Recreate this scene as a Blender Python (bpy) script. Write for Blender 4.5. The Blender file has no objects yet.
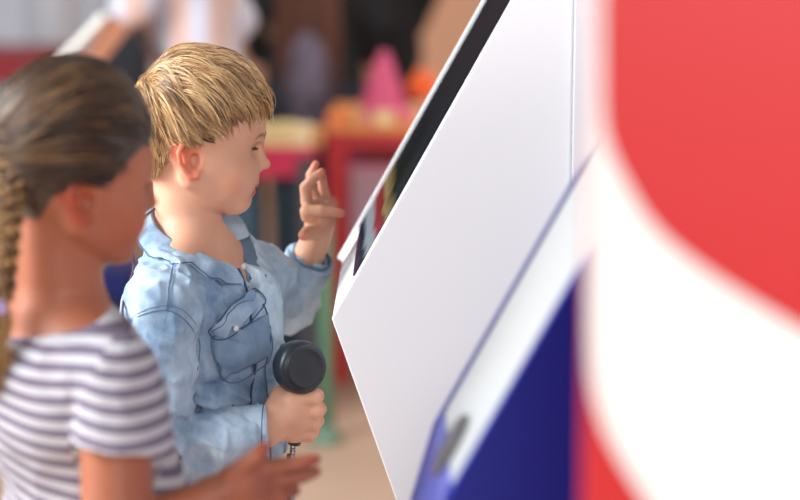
import bpy, math, random
import numpy as np
from mathutils import Vector, Matrix
from mathutils.bvhtree import BVHTree

random.seed(7)
rng = np.random.default_rng(11)
SC = bpy.context.scene
COL = SC.collection
V = lambda *a: np.array(a, float)

# ------------------------------------------------------------------ camera geometry
CAM_H = 1.40
PITCH = math.radians(10)
FPX = 1889.0
def P(px, py, Y):
    """world point seen at image position px,py on the vertical plane y=Y"""
    d = V(px-400, math.cos(PITCH)*FPX + math.sin(PITCH)*(250-py),
          -math.sin(PITCH)*FPX + math.cos(PITCH)*(250-py))
    d = d*(Y/d[1])
    return V(d[0], Y, CAM_H+d[2])

# ------------------------------------------------------------------ object helpers
def link(o, parent=None):
    COL.objects.link(o)
    if parent is not None:
        o.parent = parent
    return o
def set_props(o, label=None, cat=None, group=None, kind=None):
    if label: o['label'] = label
    if cat: o['category'] = cat
    if group: o['group'] = group
    if kind: o['kind'] = kind
    return o
def empty(name, loc=(0,0,0)):
    o = bpy.data.objects.new(name, None)
    o.empty_display_size = .05
    o.location = tuple(loc)
    return link(o)
def mesh_obj(name, verts, faces, mat, parent=None, smooth=True, attrs=None, uvs=None):
    me = bpy.data.meshes.new(name)
    verts = np.asarray(verts, float)
    if parent is not None:
        verts = verts - V(*parent_world(parent))
    me.from_pydata([tuple(v) for v in verts] if len(verts) < 400 else verts.tolist(), [], faces if isinstance(faces, list) else faces.tolist())
    if attrs:
        for k, a in attrs.items():
            a = np.asarray(a, np.float32)
            if a.ndim == 1:
                at = me.attributes.new(k, 'FLOAT', 'POINT'); at.data.foreach_set('value', a)
            else:
                at = me.attributes.new(k, 'FLOAT_COLOR', 'POINT')
                a4 = np.ones((len(a), 4), np.float32); a4[:, :3] = a
                at.data.foreach_set('color', a4.ravel())
    if smooth:
        me.polygons.foreach_set('use_smooth', [True]*len(me.polygons))
    me.update()
    if mat is not None:
        for m in (mat if isinstance(mat, list) else [mat]):
            me.materials.append(m)
    o = bpy.data.objects.new(name, me)
    return link(o, parent)
def parent_world(p):
    t = V(0,0,0)
    while p is not None:
        t = t + V(*p.location); p = p.parent
    return t

class MB:
    """collects simple solid shapes into one mesh"""
    def __init__(s): s.v = []; s.f = []
    def add(s, v, f):
        b = len(s.v); s.v += [tuple(x) for x in v]; s.f += [tuple(i+b for i in q) for q in f]; return s
    def box(s, lo, hi, R=None, c=None):
        x0,y0,z0 = lo; x1,y1,z1 = hi
        v = np.array([(x0,y0,z0),(x1,y0,z0),(x1,y1,z0),(x0,y1,z0),(x0,y0,z1),(x1,y0,z1),(x1,y1,z1),(x0,y1,z1)], float)
        if R is not None:
            v = v@np.array(R).T
        if c is not None:
            v = v+np.array(c)
        return s.add(v, [(0,3,2,1),(4,5,6,7),(0,1,5,4),(1,2,6,5),(2,3,7,6),(3,0,4,7)])
    def prism(s, poly, y0, y1):
        """polygon in XZ extruded along Y"""
        n = len(poly)
        a = sum(poly[i][0]*poly[(i+1)%n][1]-poly[(i+1)%n][0]*poly[i][1] for i in range(n))
        if a < 0: poly = poly[::-1]
        v = [(x,y0,z) for x,z in poly]+[(x,y1,z) for x,z in poly]
        f = [tuple(range(n)), tuple(range(2*n-1, n-1, -1))]
        f += [(i, i+n, (i+1)%n+n, (i+1)%n) for i in range(n)]
        return s.add(v, f)
    def tube(s, pts, rad, seg=10, caps=True):
        v, f = tube_geo(pts, rad, seg, caps); return s.add(v, f)
    def lathe(s, prof, seg=48, M=None):
        """prof: (r, h) list about local Z"""
        v = []; f = []
        for r, h in prof:
            for k in range(seg):
                a = 2*math.pi*k/seg
                v.append((r*math.cos(a), r*math.sin(a), h))
        for i in range(len(prof)-1):
            for k in range(seg):
                k2 = (k+1)%seg
                f.append((i*seg+k, i*seg+k2, (i+1)*seg+k2, (i+1)*seg+k))
        f.append(tuple(range(seg-1, -1, -1)))
        f.append(tuple((len(prof)-1)*seg+k for k in range(seg)))
        v = np.array(v)
        if M is not None:
            v = v@np.array(M[0]).T + np.array(M[1])
        return s.add(v, f)
    def build(s, name, mat, parent=None, smooth=False, bevel=0, seg=2):
        o = mesh_obj(name, np.array(s.v), [list(q) for q in s.f], mat, parent, smooth)
        if bevel:
            m = o.modifiers.new('b', 'BEVEL'); m.width = bevel; m.segments = seg; m.limit_method = 'ANGLE'
            m.angle_limit = math.radians(35); m.harden_normals = False
        return o
def tube_geo(pts, rad, seg=8, caps=True):
    pts = np.asarray(pts, float); n = len(pts)
    rad = np.broadcast_to(np.asarray(rad, float), (n,))
    t = np.gradient(pts, axis=0); t /= (np.linalg.norm(t, axis=1, keepdims=True)+1e-12)
    up = V(0,0,1) if abs(t[0][2]) < .9 else V(1,0,0)
    u = np.cross(t[0], up); u /= np.linalg.norm(u)
    v = []; f = []
    for i in range(n):
        u = u - t[i]*np.dot(u, t[i]); u /= (np.linalg.norm(u)+1e-12)
        w = np.cross(t[i], u)
        for k in range(seg):
            a = 2*math.pi*k/seg
            v.append(pts[i]+rad[i]*(u*math.cos(a)+w*math.sin(a)))
    for i in range(n-1):
        for k in range(seg):
            k2 = (k+1)%seg
            f.append((i*seg+k, i*seg+k2, (i+1)*seg+k2, (i+1)*seg+k))
    if caps:
        f.append(tuple(range(seg-1,-1,-1))); f.append(tuple((n-1)*seg+k for k in range(seg)))
    return v, f
def spline(pts, n):
    """Catmull-Rom through the points"""
    p = np.asarray(pts, float)
    p = np.vstack([2*p[0]-p[1], p, 2*p[-1]-p[-2]])
    m = len(p)-3
    out = []
    for t in np.linspace(0, m-1e-6, n):
        i = int(t); u = t-i
        a, b, c, d = p[i:i+4]
        out.append(.5*((2*b)+(-a+c)*u+(2*a-5*b+4*c-d)*u*u+(-a+3*b-3*c+d)*u**3))
    return np.array(out)

# ------------------------------------------------------------------ implicit surfaces
def rotz(a):
    c, s = math.cos(a), math.sin(a); return np.array([[c,-s,0],[s,c,0],[0,0,1.]])
def rotx(a):
    c, s = math.cos(a), math.sin(a); return np.array([[1.,0,0],[0,c,-s],[0,s,c]])
def roty(a):
    c, s = math.cos(a), math.sin(a); return np.array([[c,0,s],[0,1.,0],[-s,0,c]])
def smin(a, b, k):
    if k <= 0: return np.minimum(a, b)
    h = np.clip(.5+.5*(b-a)/k, 0, 1)
    return b*(1-h)+a*h-k*h*(1-h)
def smax(a, b, k): return -smin(-a, -b, k)

_NZ = rng.random((32,32,32))
def vnoise(p):
    q = np.floor(p).astype(int); f = p-q; f = f*f*(3-2*f)
    r = 0
    for i in (0,1):
        for j in (0,1):
            for k in (0,1):
                w = (f[:,0] if i else 1-f[:,0])*(f[:,1] if j else 1-f[:,1])*(f[:,2] if k else 1-f[:,2])
                r = r+w*_NZ[(q[:,0]+i)%32, (q[:,1]+j)%32, (q[:,2]+k)%32]
    return r

class Field:
    def __init__(s): s.ops = []
    def cone(s, a, b, ra, rb, k=6, sub=False, squash=None):
        a = V(*a); b = V(*b)
        def fn(p):
            pa = p-a; ba = b-a
            t = np.clip(pa@ba/max(ba@ba, 1e-9), 0, 1)
            d = pa-t[:,None]*ba
            if squash is not None:
                n, fac = squash; n = V(*n); n = n/np.linalg.norm(n)
                d = d+(fac-1)*(d@n)[:,None]*n
            return np.linalg.norm(d, axis=1)-(ra+(rb-ra)*t)
        s.ops.append((fn, k, sub)); return s
    def chain(s, pts, rad, k=4, kj=2, **kw):
        """joined cones; kj joins links to one another"""
        fs = Field()
        for i in range(len(pts)-1):
            fs.cone(pts[i], pts[i+1], rad[i], rad[i+1], kj, **kw)
        s.ops.append((fs.eval, k, False)); return s
    def ell(s, c, r, k=6, R=None, sub=False):
        c = V(*c); r = V(*r)
        def fn(p):
            q = p-c
            if R is not None: q = q@R      # world -> local (R columns are local axes)
            k0 = np.linalg.norm(q/r, axis=1); k1 = np.linalg.norm(q/(r*r), axis=1)
            return k0*(k0-1)/np.maximum(k1, 1e-9)
        s.ops.append((fn, k, sub)); return s
    def fn(s, f, k=0, sub=False):
        s.ops.append((f, k, sub)); return s
    def eval(s, p):
        d = None
        for f, k, sub in s.ops:
            e = f(p)
            if d is None: d = e
            elif sub: d = smax(d, -e, k)
            else: d = smin(d, e, k)
        return d

def surface(f, lo, hi, h, band=1.3):
    """dual mesh of f=0, evaluated only in blocks near the surface"""
    lo = V(*lo); hi = V(*hi)
    B = 6
    nb = np.ceil((hi-lo)/h/B).astype(int)+1
    n = nb*B
    # block centres
    I = np.stack(np.meshgrid(*[np.arange(x) for x in nb], indexing='ij'), -1).reshape(-1, 3)
    cen = lo+(I*B+(B-1)/2)*h
    dc = np.concatenate([f(c) for c in np.array_split(cen, max(1, len(cen)//60000+1))])
    G = np.repeat(np.repeat(np.repeat(dc.reshape(nb), B, 0), B, 1), B, 2).astype(np.float32)
    near = I[np.abs(dc) < B*h*.87*band+h]
    off = np.stack(np.meshgrid(*[np.arange(B)]*3, indexing='ij'), -1).reshape(-1, 3)
    for ch in np.array_split(near, max(1, len(near)//500+1)):
        idx = (ch[:,None,:]*B+off[None]).reshape(-1, 3)
        if not len(idx): continue
        G[idx[:,0], idx[:,1], idx[:,2]] = f(lo+idx*h)
    S = G < 0
    # active cells
    c = [S[i:n[0]-1+i, j:n[1]-1+j, k:n[2]-1+k] for i in (0,1) for j in (0,1) for k in (0,1)]
    allm = c[0].copy(); anym = c[0].copy()
    for x in c[1:]:
        allm &= x; anym |= x
    cells = np.argwhere(anym & ~allm)
    cid = np.full((n[0]-1, n[1]-1, n[2]-1), -1, np.int32)
    cid[cells[:,0], cells[:,1], cells[:,2]] = np.arange(len(cells))
    corners = np.array([(i,j,k) for i in (0,1) for j in (0,1) for k in (0,1)])
    Vv = np.stack([G[cells[:,0]+a, cells[:,1]+b, cells[:,2]+d] for a,b,d in corners], 1).astype(float)
    acc = np.zeros((len(cells), 3)); cnt = np.zeros(len(cells))
    for a in range(8):
        for b in range(a+1, 8):
            if np.abs(corners[a]-corners[b]).sum() != 1: continue
            va, vb = Vv[:,a], Vv[:,b]
            m = (va < 0) != (vb < 0)
            t = np.where(m, va/np.where(m, va-vb, 1), 0)
            acc += np.where(m[:,None], corners[a]+t[:,None]*(corners[b]-corners[a]), 0)
            cnt += m
    verts = lo+(cells+acc/cnt[:,None])*h
    faces = []
    for ax in range(3):
        sl0 = [slice(1, n[i]-1) for i in range(3)]; sl1 = list(sl0)
        sl0[ax] = slice(0, n[ax]-1); sl1[ax] = slice(1, n[ax])
        A = S[tuple(sl0)]; Bm = S[tuple(sl1)]
        e = np.argwhere(A != Bm)
        if not len(e): continue
        offs = np.array([0 if i == ax else 1 for i in range(3)])
        g = e+offs
        inside = S[g[:,0], g[:,1], g[:,2]]
        u, w = [(1,2),(2,0),(0,1)][ax]
        eu = np.zeros(3, int); eu[u] = 1; ew = np.zeros(3, int); ew[w] = 1
        q = [g-eu-ew, g-ew, g, g-eu]
        q = np.stack([cid[x[:,0], x[:,1], x[:,2]] for x in q], 1)
        q = np.where(inside[:,None], q, q[:,::-1])
        faces.append(q)
    faces = np.concatenate(faces)
    faces = faces[(faces >= 0).all(1)]
    return verts, faces
def relax(v, f, it=2, lam=.5):
    v = v.copy()
    e = np.concatenate([f[:,[0,1]], f[:,[1,2]], f[:,[2,3]], f[:,[3,0]]])
    e = np.concatenate([e, e[:,::-1]])
    cnt = np.bincount(e[:,0], minlength=len(v))[:,None]
    for _ in range(it):
        s = np.stack([np.bincount(e[:,0], weights=v[e[:,1],i], minlength=len(v)) for i in range(3)], 1)
        v = v+lam*(s/np.maximum(cnt, 1)-v)
    return v

class Frame:
    """maps a local drawing space (units of u metres) to the world"""
    def __init__(s, R, sc, pivot, origin):
        s.R = np.array(R, float); s.s = sc; s.p = V(*pivot); s.o = V(*origin)
    def __call__(s, v):
        v = np.atleast_2d(np.asarray(v, float)); return s.o+s.s*((v-s.p)@s.R.T)
    def one(s, v): return s(v)[0]
    def inv(s, v): return ((np.asarray(v, float)-s.o)/s.s)@s.R+s.p
def sub_field(F, T):
    return lambda p: F.eval(T.inv(p))*T.s

# ------------------------------------------------------------------ materials
def new_mat(name):
    m = bpy.data.materials.new(name); m.use_nodes = True
    nt = m.node_tree; b = nt.nodes['Principled BSDF']
    return m, nt, b
def s2l(c):
    return tuple((x/255/12.92 if x/255 <= .04045 else ((x/255+.055)/1.055)**2.4) for x in c)+(1,)
def plain(name, rgb, rough=.6, noise=0, scale=8, spec=.5, metal=0, bump=0, bscale=60):
    m, nt, b = new_mat(name)
    b.inputs['Base Color'].default_value = s2l(rgb)
    b.inputs['Roughness'].default_value = rough
    b.inputs['Metallic'].default_value = metal
    b.inputs['Specular IOR Level'].default_value = spec
    N = nt.nodes; L = nt.links
    if noise:
        tc = N.new('ShaderNodeTexCoord'); nz = N.new('ShaderNodeTexNoise'); nz.inputs['Scale'].default_value = scale
        nz.inputs['Detail'].default_value = 5
        r = N.new('ShaderNodeValToRGB')
        c = np.array(rgb, float)
        r.color_ramp.elements[0].color = s2l(np.clip(c*(1-noise), 0, 255)); r.color_ramp.elements[0].position = .3
        r.color_ramp.elements[1].color = s2l(np.clip(c*(1+noise), 0, 255)); r.color_ramp.elements[1].position = .7
        L.new(tc.outputs['Object'], nz.inputs['Vector']); L.new(nz.outputs['Fac'], r.inputs['Fac']); L.new(r.outputs['Color'], b.inputs['Base Color'])
    if bump:
        tc = N.new('ShaderNodeTexCoord'); nz = N.new('ShaderNodeTexNoise'); nz.inputs['Scale'].default_value = bscale
        bp = N.new('ShaderNodeBump'); bp.inputs['Strength'].default_value = bump; bp.inputs['Distance'].default_value = .003
        L.new(tc.outputs['Object'], nz.inputs['Vector']); L.new(nz.outputs['Fac'], bp.inputs['Height']); L.new(bp.outputs['Normal'], b.inputs['Normal'])
    return m
def skin_mat(name, rgb):
    """skin: base tone, with the redder lips, ears and knuckles held in the vertex colour 'tint'"""
    m, nt, b = new_mat(name); N = nt.nodes; L = nt.links
    at = N.new('ShaderNodeAttribute'); at.attribute_name = 'tint'
    tc = N.new('ShaderNodeTexCoord'); nz = N.new('ShaderNodeTexNoise'); nz.inputs['Scale'].default_value = 28; nz.inputs['Detail'].default_value = 4
    L.new(tc.outputs['Object'], nz.inputs['Vector'])
    mix = N.new('ShaderNodeMix'); mix.data_type = 'RGBA'; mix.blend_type = 'MULTIPLY'; mix.inputs['Factor'].default_value = 1
    mix.inputs['A'].default_value = s2l(rgb)
    L.new(at.outputs['Color'], mix.inputs['B'])
    m2 = N.new('ShaderNodeMix'); m2.data_type = 'RGBA'; m2.blend_type = 'MULTIPLY'; m2.inputs['Factor'].default_value = .35
    rp = N.new('ShaderNodeValToRGB'); rp.color_ramp.elements[0].color = (.86,.70,.66,1); rp.color_ramp.elements[1].color = (1,1,1,1)
    rp.color_ramp.elements[0].position = .35; rp.color_ramp.elements[1].position = .62
    L.new(nz.outputs['Fac'], rp.inputs['Fac']); L.new(mix.outputs['Result'], m2.inputs['A']); L.new(rp.outputs['Color'], m2.inputs['B'])
    L.new(m2.outputs['Result'], b.inputs['Base Color'])
    b.inputs['Roughness'].default_value = .48
    b.inputs['Specular IOR Level'].default_value = .38
    b.inputs['Subsurface Weight'].default_value = .35
    b.inputs['Subsurface Radius'].default_value = (1,.35,.18)
    b.inputs['Subsurface Scale'].default_value = .008
    return m
def hair_mat(name, dark, mid, light, rough=.38):
    m, nt, b = new_mat(name); N = nt.nodes; L = nt.links
    at = N.new('ShaderNodeAttribute'); at.attribute_name = 'shade'
    r = N.new('ShaderNodeValToRGB'); e = r.color_ramp.elements
    e[0].color = s2l(dark); e[0].position = 0; e[1].color = s2l(light); e[1].position = 1
    x = e.new(.5); x.color = s2l(mid)
    L.new(at.outputs['Fac'], r.inputs['Fac']); L.new(r.outputs['Color'], b.inputs['Base Color'])
    b.inputs['Roughness'].default_value = rough; b.inputs['Specular IOR Level'].default_value = .55
    b.inputs['Sheen Weight'].default_value = .1
    return m
def denim_mat(name, a, c, weave=900, wash=9):
    m, nt, b = new_mat(name); N = nt.nodes; L = nt.links
    tc = N.new('ShaderNodeTexCoord')
    nz = N.new('ShaderNodeTexNoise'); nz.inputs['Scale'].default_value = wash; nz.inputs['Detail'].default_value = 7; nz.inputs['Roughness'].default_value = .62
    r = N.new('ShaderNodeValToRGB'); r.color_ramp.elements[0].color = s2l(a); r.color_ramp.elements[0].position = .33
    r.color_ramp.elements[1].color = s2l(c); r.color_ramp.elements[1].position = .66
    L.new(tc.outputs['Object'], nz.inputs['Vector']); L.new(nz.outputs['Fac'], r.inputs['Fac'])
    n2 = N.new('ShaderNodeTexNoise'); n2.inputs['Scale'].default_value = 420; n2.inputs['Detail'].default_value = 2
    L.new(tc.outputs['Object'], n2.inputs['Vector'])
    mx = N.new('ShaderNodeMix'); mx.data_type = 'RGBA'; mx.blend_type = 'OVERLAY'; mx.inputs['Factor'].default_value = .35
    L.new(r.outputs['Color'], mx.inputs['A']); L.new(n2.outputs['Color'], mx.inputs['B'])
    hs = N.new('ShaderNodeMix'); hs.data_type = 'RGBA'; hs.inputs['Factor'].default_value = .75
    L.new(mx.outputs['Result'], hs.inputs['A']); L.new(r.outputs['Color'], hs.inputs['B'])
    L.new(hs.outputs['Result'], b.inputs['Base Color'])
    b.inputs['Roughness'].default_value = .85; b.inputs['Specular IOR Level'].default_value = .15
    n3 = N.new('ShaderNodeTexNoise'); n3.inputs['Scale'].default_value = 30; n3.inputs['Detail'].default_value = 6
    mp = N.new('ShaderNodeMapping'); mp.inputs['Scale'].default_value = (1.6, 1.6, .8); mp.inputs['Rotation'].default_value = (0, .5, .4)
    L.new(tc.outputs['Object'], mp.inputs['Vector']); L.new(mp.outputs['Vector'], n3.inputs['Vector'])
    bp = N.new('ShaderNodeBump'); bp.inputs['Strength'].default_value = .6; bp.inputs['Distance'].default_value = .0035
    b2 = N.new('ShaderNodeBump'); b2.inputs['Strength'].default_value = .25; b2.inputs['Distance'].default_value = .0008
    L.new(n3.outputs['Fac'], bp.inputs['Height']); L.new(n2.outputs['Fac'], b2.inputs['Height'])
    L.new(bp.outputs['Normal'], b2.inputs['Normal']); L.new(b2.outputs['Normal'], b.inputs['Normal'])
    return m
# ------------------------------------------------------------------ the head, drawn looking along +X, units of about 1.25 mm
EYE = [(247,-17.5,-143.5), (247,17.5,-143.5)]
def head_field(lid=.35, neck=True, mouth=1):
    F = Field()
    F.ell((201,0,-112), (62,55,59), 0)
    F.ell((199,0,-143), (52,50,45), 18)
    F.ell((222,0,-160), (40,44,50), 16)
    F.ell((240,0,-125), (25.5,40,30), 12)                       # forehead
    for s in (-1,1):
        F.cone((196,s*40,-172), (234,s*13,-201), 11, 9.5, 12)   # jaw
        F.ell((238,s*24,-172), (17,15,20), 12)                  # cheek
        F.ell((254,s*13,-137), (9,14,6), 8)                     # brow
        F.ell((258.5,s*17,-145.5), (7,11,8), 6, sub=True)         # socket
    F.ell((238,0,-200), (13.5,17,12), 9)                        # chin
    F.ell((247,0,-181), (10.5,17,10), 7)                        # muzzle
    F.cone((257.5,0,-141), (264.5,0,-161), 4.2, 5.2, 5)             # nose
    F.ell((266,0,-163), (6.2,6,5.2), 3)
    for s in (-1,1):
        F.ell((259.5,s*6.2,-166.5), (5.6,4,4), 2.5)             # wing
        F.ell((262,s*3.4,-170.2), (3,1.7,2), 1, sub=True)       # nostril
    # eyeball cover with the lids
    for ex,ey,ez in EYE:
        F.ell((ex-.2,ey,ez), (10.6,11.4,10.2), 2.5)
        F.cone((ex+9,ey-7.6,ez-1.6), (ex+9,ey+7.6,ez-1.6), 3.2, 3.2, .6, sub=True, squash=((0,0,1), 1/(.3+lid)))
        F.chain([(ex+7,ey-8.6,ez+.2),(ex+10.2,ey,ez+2.6),(ex+7,ey+8.6,ez+.2)], [1.2,1.7,1.2], 1.2)
    # lips
    F.chain([(247,-12,-186.2),(254.2,-5,-184),(256.2,0,-184.2),(254.2,5,-184),(247,12,-186.2)], [1.6,2.8,2.9,2.8,1.6], 2.2)
    F.chain([(246,-11,-187.6),(252,-5,-190),(253.4,0,-190.4),(252,5,-190),(246,11,-187.6)], [1.5,3,3.2,3,1.5], 2.2)
    F.cone((257,-8,-187.2), (257,8,-187.2), 2.1, 2.1, 1, sub=True, squash=((0,0,1), 1.5))
    # ears
    for s in (-1,1):
        y0 = s*47
        F.ell((198,y0,-151), (10.5,3.5,17), 3, R=roty(.18))
        rim = [(208,y0+s*1,-145),(205,y0+s*5,-137),(198,y0+s*7.5,-133.4),(190.5,y0+s*9,-136.5),(186.8,y0+s*9.5,-145),(187.8,y0+s*8.5,-154),(192,y0+s*6.5,-162),(197,y0+s*4,-168.5),(203,y0+s*3,-168),(207,y0+s*1,-162)]
        F.chain(rim, [2.2,2.5,2.6,2.6,2.6,2.6,2.8,3.6,3.6,2.2], 1.6, 1.2)
        F.chain([(202,y0+s*4.5,-141.5),(196,y0+s*5.5,-144),(193.5,y0+s*5,-152),(197,y0+s*4,-161),(203,y0+s*3,-163)], [1.5,1.7,1.8,1.9,1.9], 1.2, 1)
        F.ell((209.5,y0+s*1,-154), (2.6,3,4.2), 1.5)            # tragus
        F.ell((202,y0+s*4.5,-153), (5.4,5.6,7.4), 1.5, sub=True)   # concha
    if neck:
        F.cone((184,0,-176), (189,0,-245), 30, 33, 12)
    return F
def head_tint(q):
    """pinkness of lips, ears and cheeks, in head drawing space"""
    t = np.ones((len(q), 3))
    def blend(m, c):
        nonlocal t
        m = np.clip(m, 0, 1)[:,None]; t = t*(1-m)+m*np.array(c)*t
    x, y, z = q[:,0], q[:,1], q[:,2]
    g = lambda c, r: np.exp(-(((q-np.array(c))/np.array(r))**2).sum(1))
    for s in (-1,1):
        ear = np.clip((s*y-46)/3.5, 0, 1)*np.clip((210-x)/6,0,1)*np.clip((z+174)/3,0,1)*(z < -128)
        blend(ear*.9, (1.0,.54,.46))
        blend(g((238,s*34,-176), (17,18,15))*.6, (1.03,.80,.76))
        blend(g((258,s*17,-157), (9,9,4))*.35, (.93,.78,.76))
    blend(g((266,0,-165), (7,8,6))*.4, (1,.82,.78))
    up = np.exp(-((z+184.8)/3.1)**4)*(x > 246)*(np.abs(y) < 13)
    lo = np.exp(-((z+190.2)/3.5)**4)*(x > 245.5)*(np.abs(y) < 12)
    blend(np.maximum(up, lo)*1.0, (.82,.34,.34))
    return t

def hair_paths(c, r, root_ok, flow, stop, n_guides, n_kids, length, step=4.0, layer=(1.03,1.10), spread=4.5, seed=1, clump=.78, npt=14, loose=3.0, wav=.6, thin=None):
    """strands as polylines in head drawing space; they follow a flow over the scalp"""
    g = np.random.default_rng(seed)
    c = V(*c); r = V(*r)
    roots = []
    while len(roots) < n_guides:
        d = g.normal(size=(400,3)); d /= np.linalg.norm(d, axis=1, keepdims=True)
        p = c+d*r
        roots += list(p[root_ok(p)])
    roots = np.array(roots[:n_guides])
    nst = int(max(length)/step)+1
    pos = roots.copy(); L = g.uniform(length[0], length[1], n_guides)
    lay = g.uniform(layer[0], layer[1], n_guides)
    tr = [pos.copy()]; alive = np.ones(n_guides, bool); end = np.zeros(n_guides, int)
    for i in range(nst):
        t = (i*step)/L
        dr = flow(pos, t, roots)
        q = (pos-c)/r; nrm = q/r; nrm /= np.linalg.norm(nrm, axis=1, keepdims=True)
        dr = dr-nrm*np.minimum((dr*nrm).sum(1), .15)[:,None]
        dr /= np.linalg.norm(dr, axis=1, keepdims=True)+1e-9
        pos = pos+dr*step
        q = np.linalg.norm((pos-c)/r, axis=1)
        want = 1+(lay-1)*np.clip(t*4, 0, 1)*(1 if thin is None else thin(pos))
        pull = np.where(q < want, 1., np.where(pos[:,2] > c[2]-6, .7, np.where(pos[:,2] > c[2]-r[2], .12, 0)))
        nq = q+(want-q)*pull
        pos = c+(pos-c)*(nq/q)[:,None]
        alive &= (i*step < L) & ~stop(pos, roots, i*step)
        end[alive] = i+1
        tr.append(pos.copy())
    tr = np.array(tr)                                  # steps, guides, 3
    out = []; shade = []
    for k in range(n_guides):
        if end[k] < 3: continue
        path = tr[:end[k]+1, k]
        tt = np.linspace(0, len(path)-1, npt)
        base = np.stack([np.interp(tt, np.arange(len(path)), path[:,i]) for i in range(3)], 1)
        gs = g.uniform(.12,.88); t = np.linspace(0,1,npt)
        for j in range(n_kids):
            off = g.normal(size=3)*spread
            n0 = (base-c)/r**2; n0 /= np.linalg.norm(n0, axis=1, keepdims=True)
            o = off[None]-n0*(n0@off)[:,None]*.8
            amp = g.uniform(-1,1,3)*wav; ph = g.uniform(0,6.3)
            s = base+o*(1-clump*t[:,None]**1.1)+amp*np.sin(t*5+ph)[:,None]
            s = s+n0*(g.uniform(0,1)*loose*t[:,None]*(1-t[:,None])*2)
            q = np.linalg.norm((s-c)/r, axis=1)
            s = c+(s-c)*(np.maximum(q, 1.0)/q)[:,None]
            cut = g.uniform(.5,1)
            s = np.stack([np.interp(t*cut, t, s[:,i]) for i in range(3)], 1)
            out.append(s); shade.append(np.clip(gs+g.normal()*.17, 0, 1))
    return np.array(out), np.array(shade)
def strands_mesh(paths, shade, rad):
    """all strands as tapering three-sided fibres"""
    n, m, _ = paths.shape
    t = np.gradient(paths, axis=1); t /= np.linalg.norm(t, axis=2, keepdims=True)+1e-9
    up = np.broadcast_to(V(.13,.31,.94), t.shape)
    u = np.cross(t, up); u /= np.linalg.norm(u, axis=2, keepdims=True)+1e-9
    w = np.cross(t, u)
    tt = np.linspace(0,1,m)
    r = (rad*(1-.85*tt**2.5))[None,:,None]
    vs = np.stack([paths+r*(u*math.cos(a)+w*math.sin(a)) for a in (0,2.094,4.189)], 2)   # n,m,3,3
    v = vs.reshape(-1,3)
    i = np.arange(n)[:,None,None]; j = np.arange(m-1)[None,:,None]; k = np.arange(3)[None,None,:]
    a = (i*m+j)*3+k; b = (i*m+j)*3+(k+1)%3
    f = np.stack([a, b, b+3, a+3], -1).reshape(-1,4)
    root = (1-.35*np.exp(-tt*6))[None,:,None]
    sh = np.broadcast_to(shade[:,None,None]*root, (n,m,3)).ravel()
    return v, f, sh
def pack(vfs):
    v = []; f = []; s = []; b = 0
    for a, q, h in vfs:
        v.append(a); f.append(np.asarray(q)+b); s.append(h); b += len(a)
    return np.concatenate(v), np.concatenate(f), np.concatenate(s)

def cloth_noise(p, sc, A, R=None):
    q = p if R is None else p@R
    n = vnoise(q/np.array(sc)+3.7)
    return A*(1-np.abs(2*n-1)*1.6)

# ------------------------------------------------------------------ cast onto a finished surface (drawing space)
class Caster:
    def __init__(s, v, f): s.b = BVHTree.FromPolygons(v.tolist(), f.tolist())
    def y(s, x, z, off=0, y0=-400):
        h = s.b.ray_cast(Vector((x, y0, z)), Vector((0,1,0)))
        if h[0] is None: return None
        return np.array(h[0])+np.array(h[1])*off
    def d(s, o, d, off=0):
        h = s.b.ray_cast(Vector(o), Vector(d))
        if h[0] is None: return None
        return np.array(h[0])+np.array(h[1])*off
    def near(s, p, off=0):
        h = s.b.find_nearest(Vector(p)); return np.array(h[0])+np.array(h[1])*off
def patch(cast, poly, off, th, n=14):
    """a thin padded piece of cloth following the surface: poly is a quad of (x,z) corners: TL,TR,BR,BL"""
    tl, tr, br, bl = [np.array(q, float) for q in poly]
    top = []; last = None
    for i in range(n):
        for j in range(n):
            u = j/(n-1); w = i/(n-1)
            q = (tl*(1-u)+tr*u)*(1-w)+(bl*(1-u)+br*u)*w
            e = min(u, 1-u, w, 1-w)*(n-1)
            p = cast.y(q[0], q[1], off+th*(1 if e > .5 else 0.35))
            if p is None: p = last
            last = p; top.append(p)
    top = np.array(top).reshape(n,n,3)
    for _ in range(3):
        y = np.pad(top[:,:,1], 1, mode='edge'); top[:,:,1] = np.minimum(top[:,:,1], (y[:-2,1:-1]+y[2:,1:-1]+y[1:-1,:-2]+y[1:-1,2:]+2*y[1:-1,1:-1])/6)
    top = top.reshape(-1,3); v = np.concatenate([top, top+V(0, th+off+2, 0)])
    f = []
    I = lambda i, j, b=0: i*n+j+b*n*n
    for i in range(n-1):
        for j in range(n-1):
            f.append((I(i,j), I(i+1,j), I(i+1,j+1), I(i,j+1)))
            f.append((I(i,j,1), I(i,j+1,1), I(i+1,j+1,1), I(i+1,j,1)))
    for k in range(n-1):
        f += [(I(0,k), I(0,k+1), I(0,k+1,1), I(0,k,1)), (I(n-1,k+1), I(n-1,k), I(n-1,k,1), I(n-1,k+1,1)),
              (I(k+1,0), I(k,0), I(k,0,1), I(k+1,0,1)), (I(k,n-1), I(k+1,n-1), I(k+1,n-1,1), I(k,n-1,1))]
    return v, f
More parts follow.
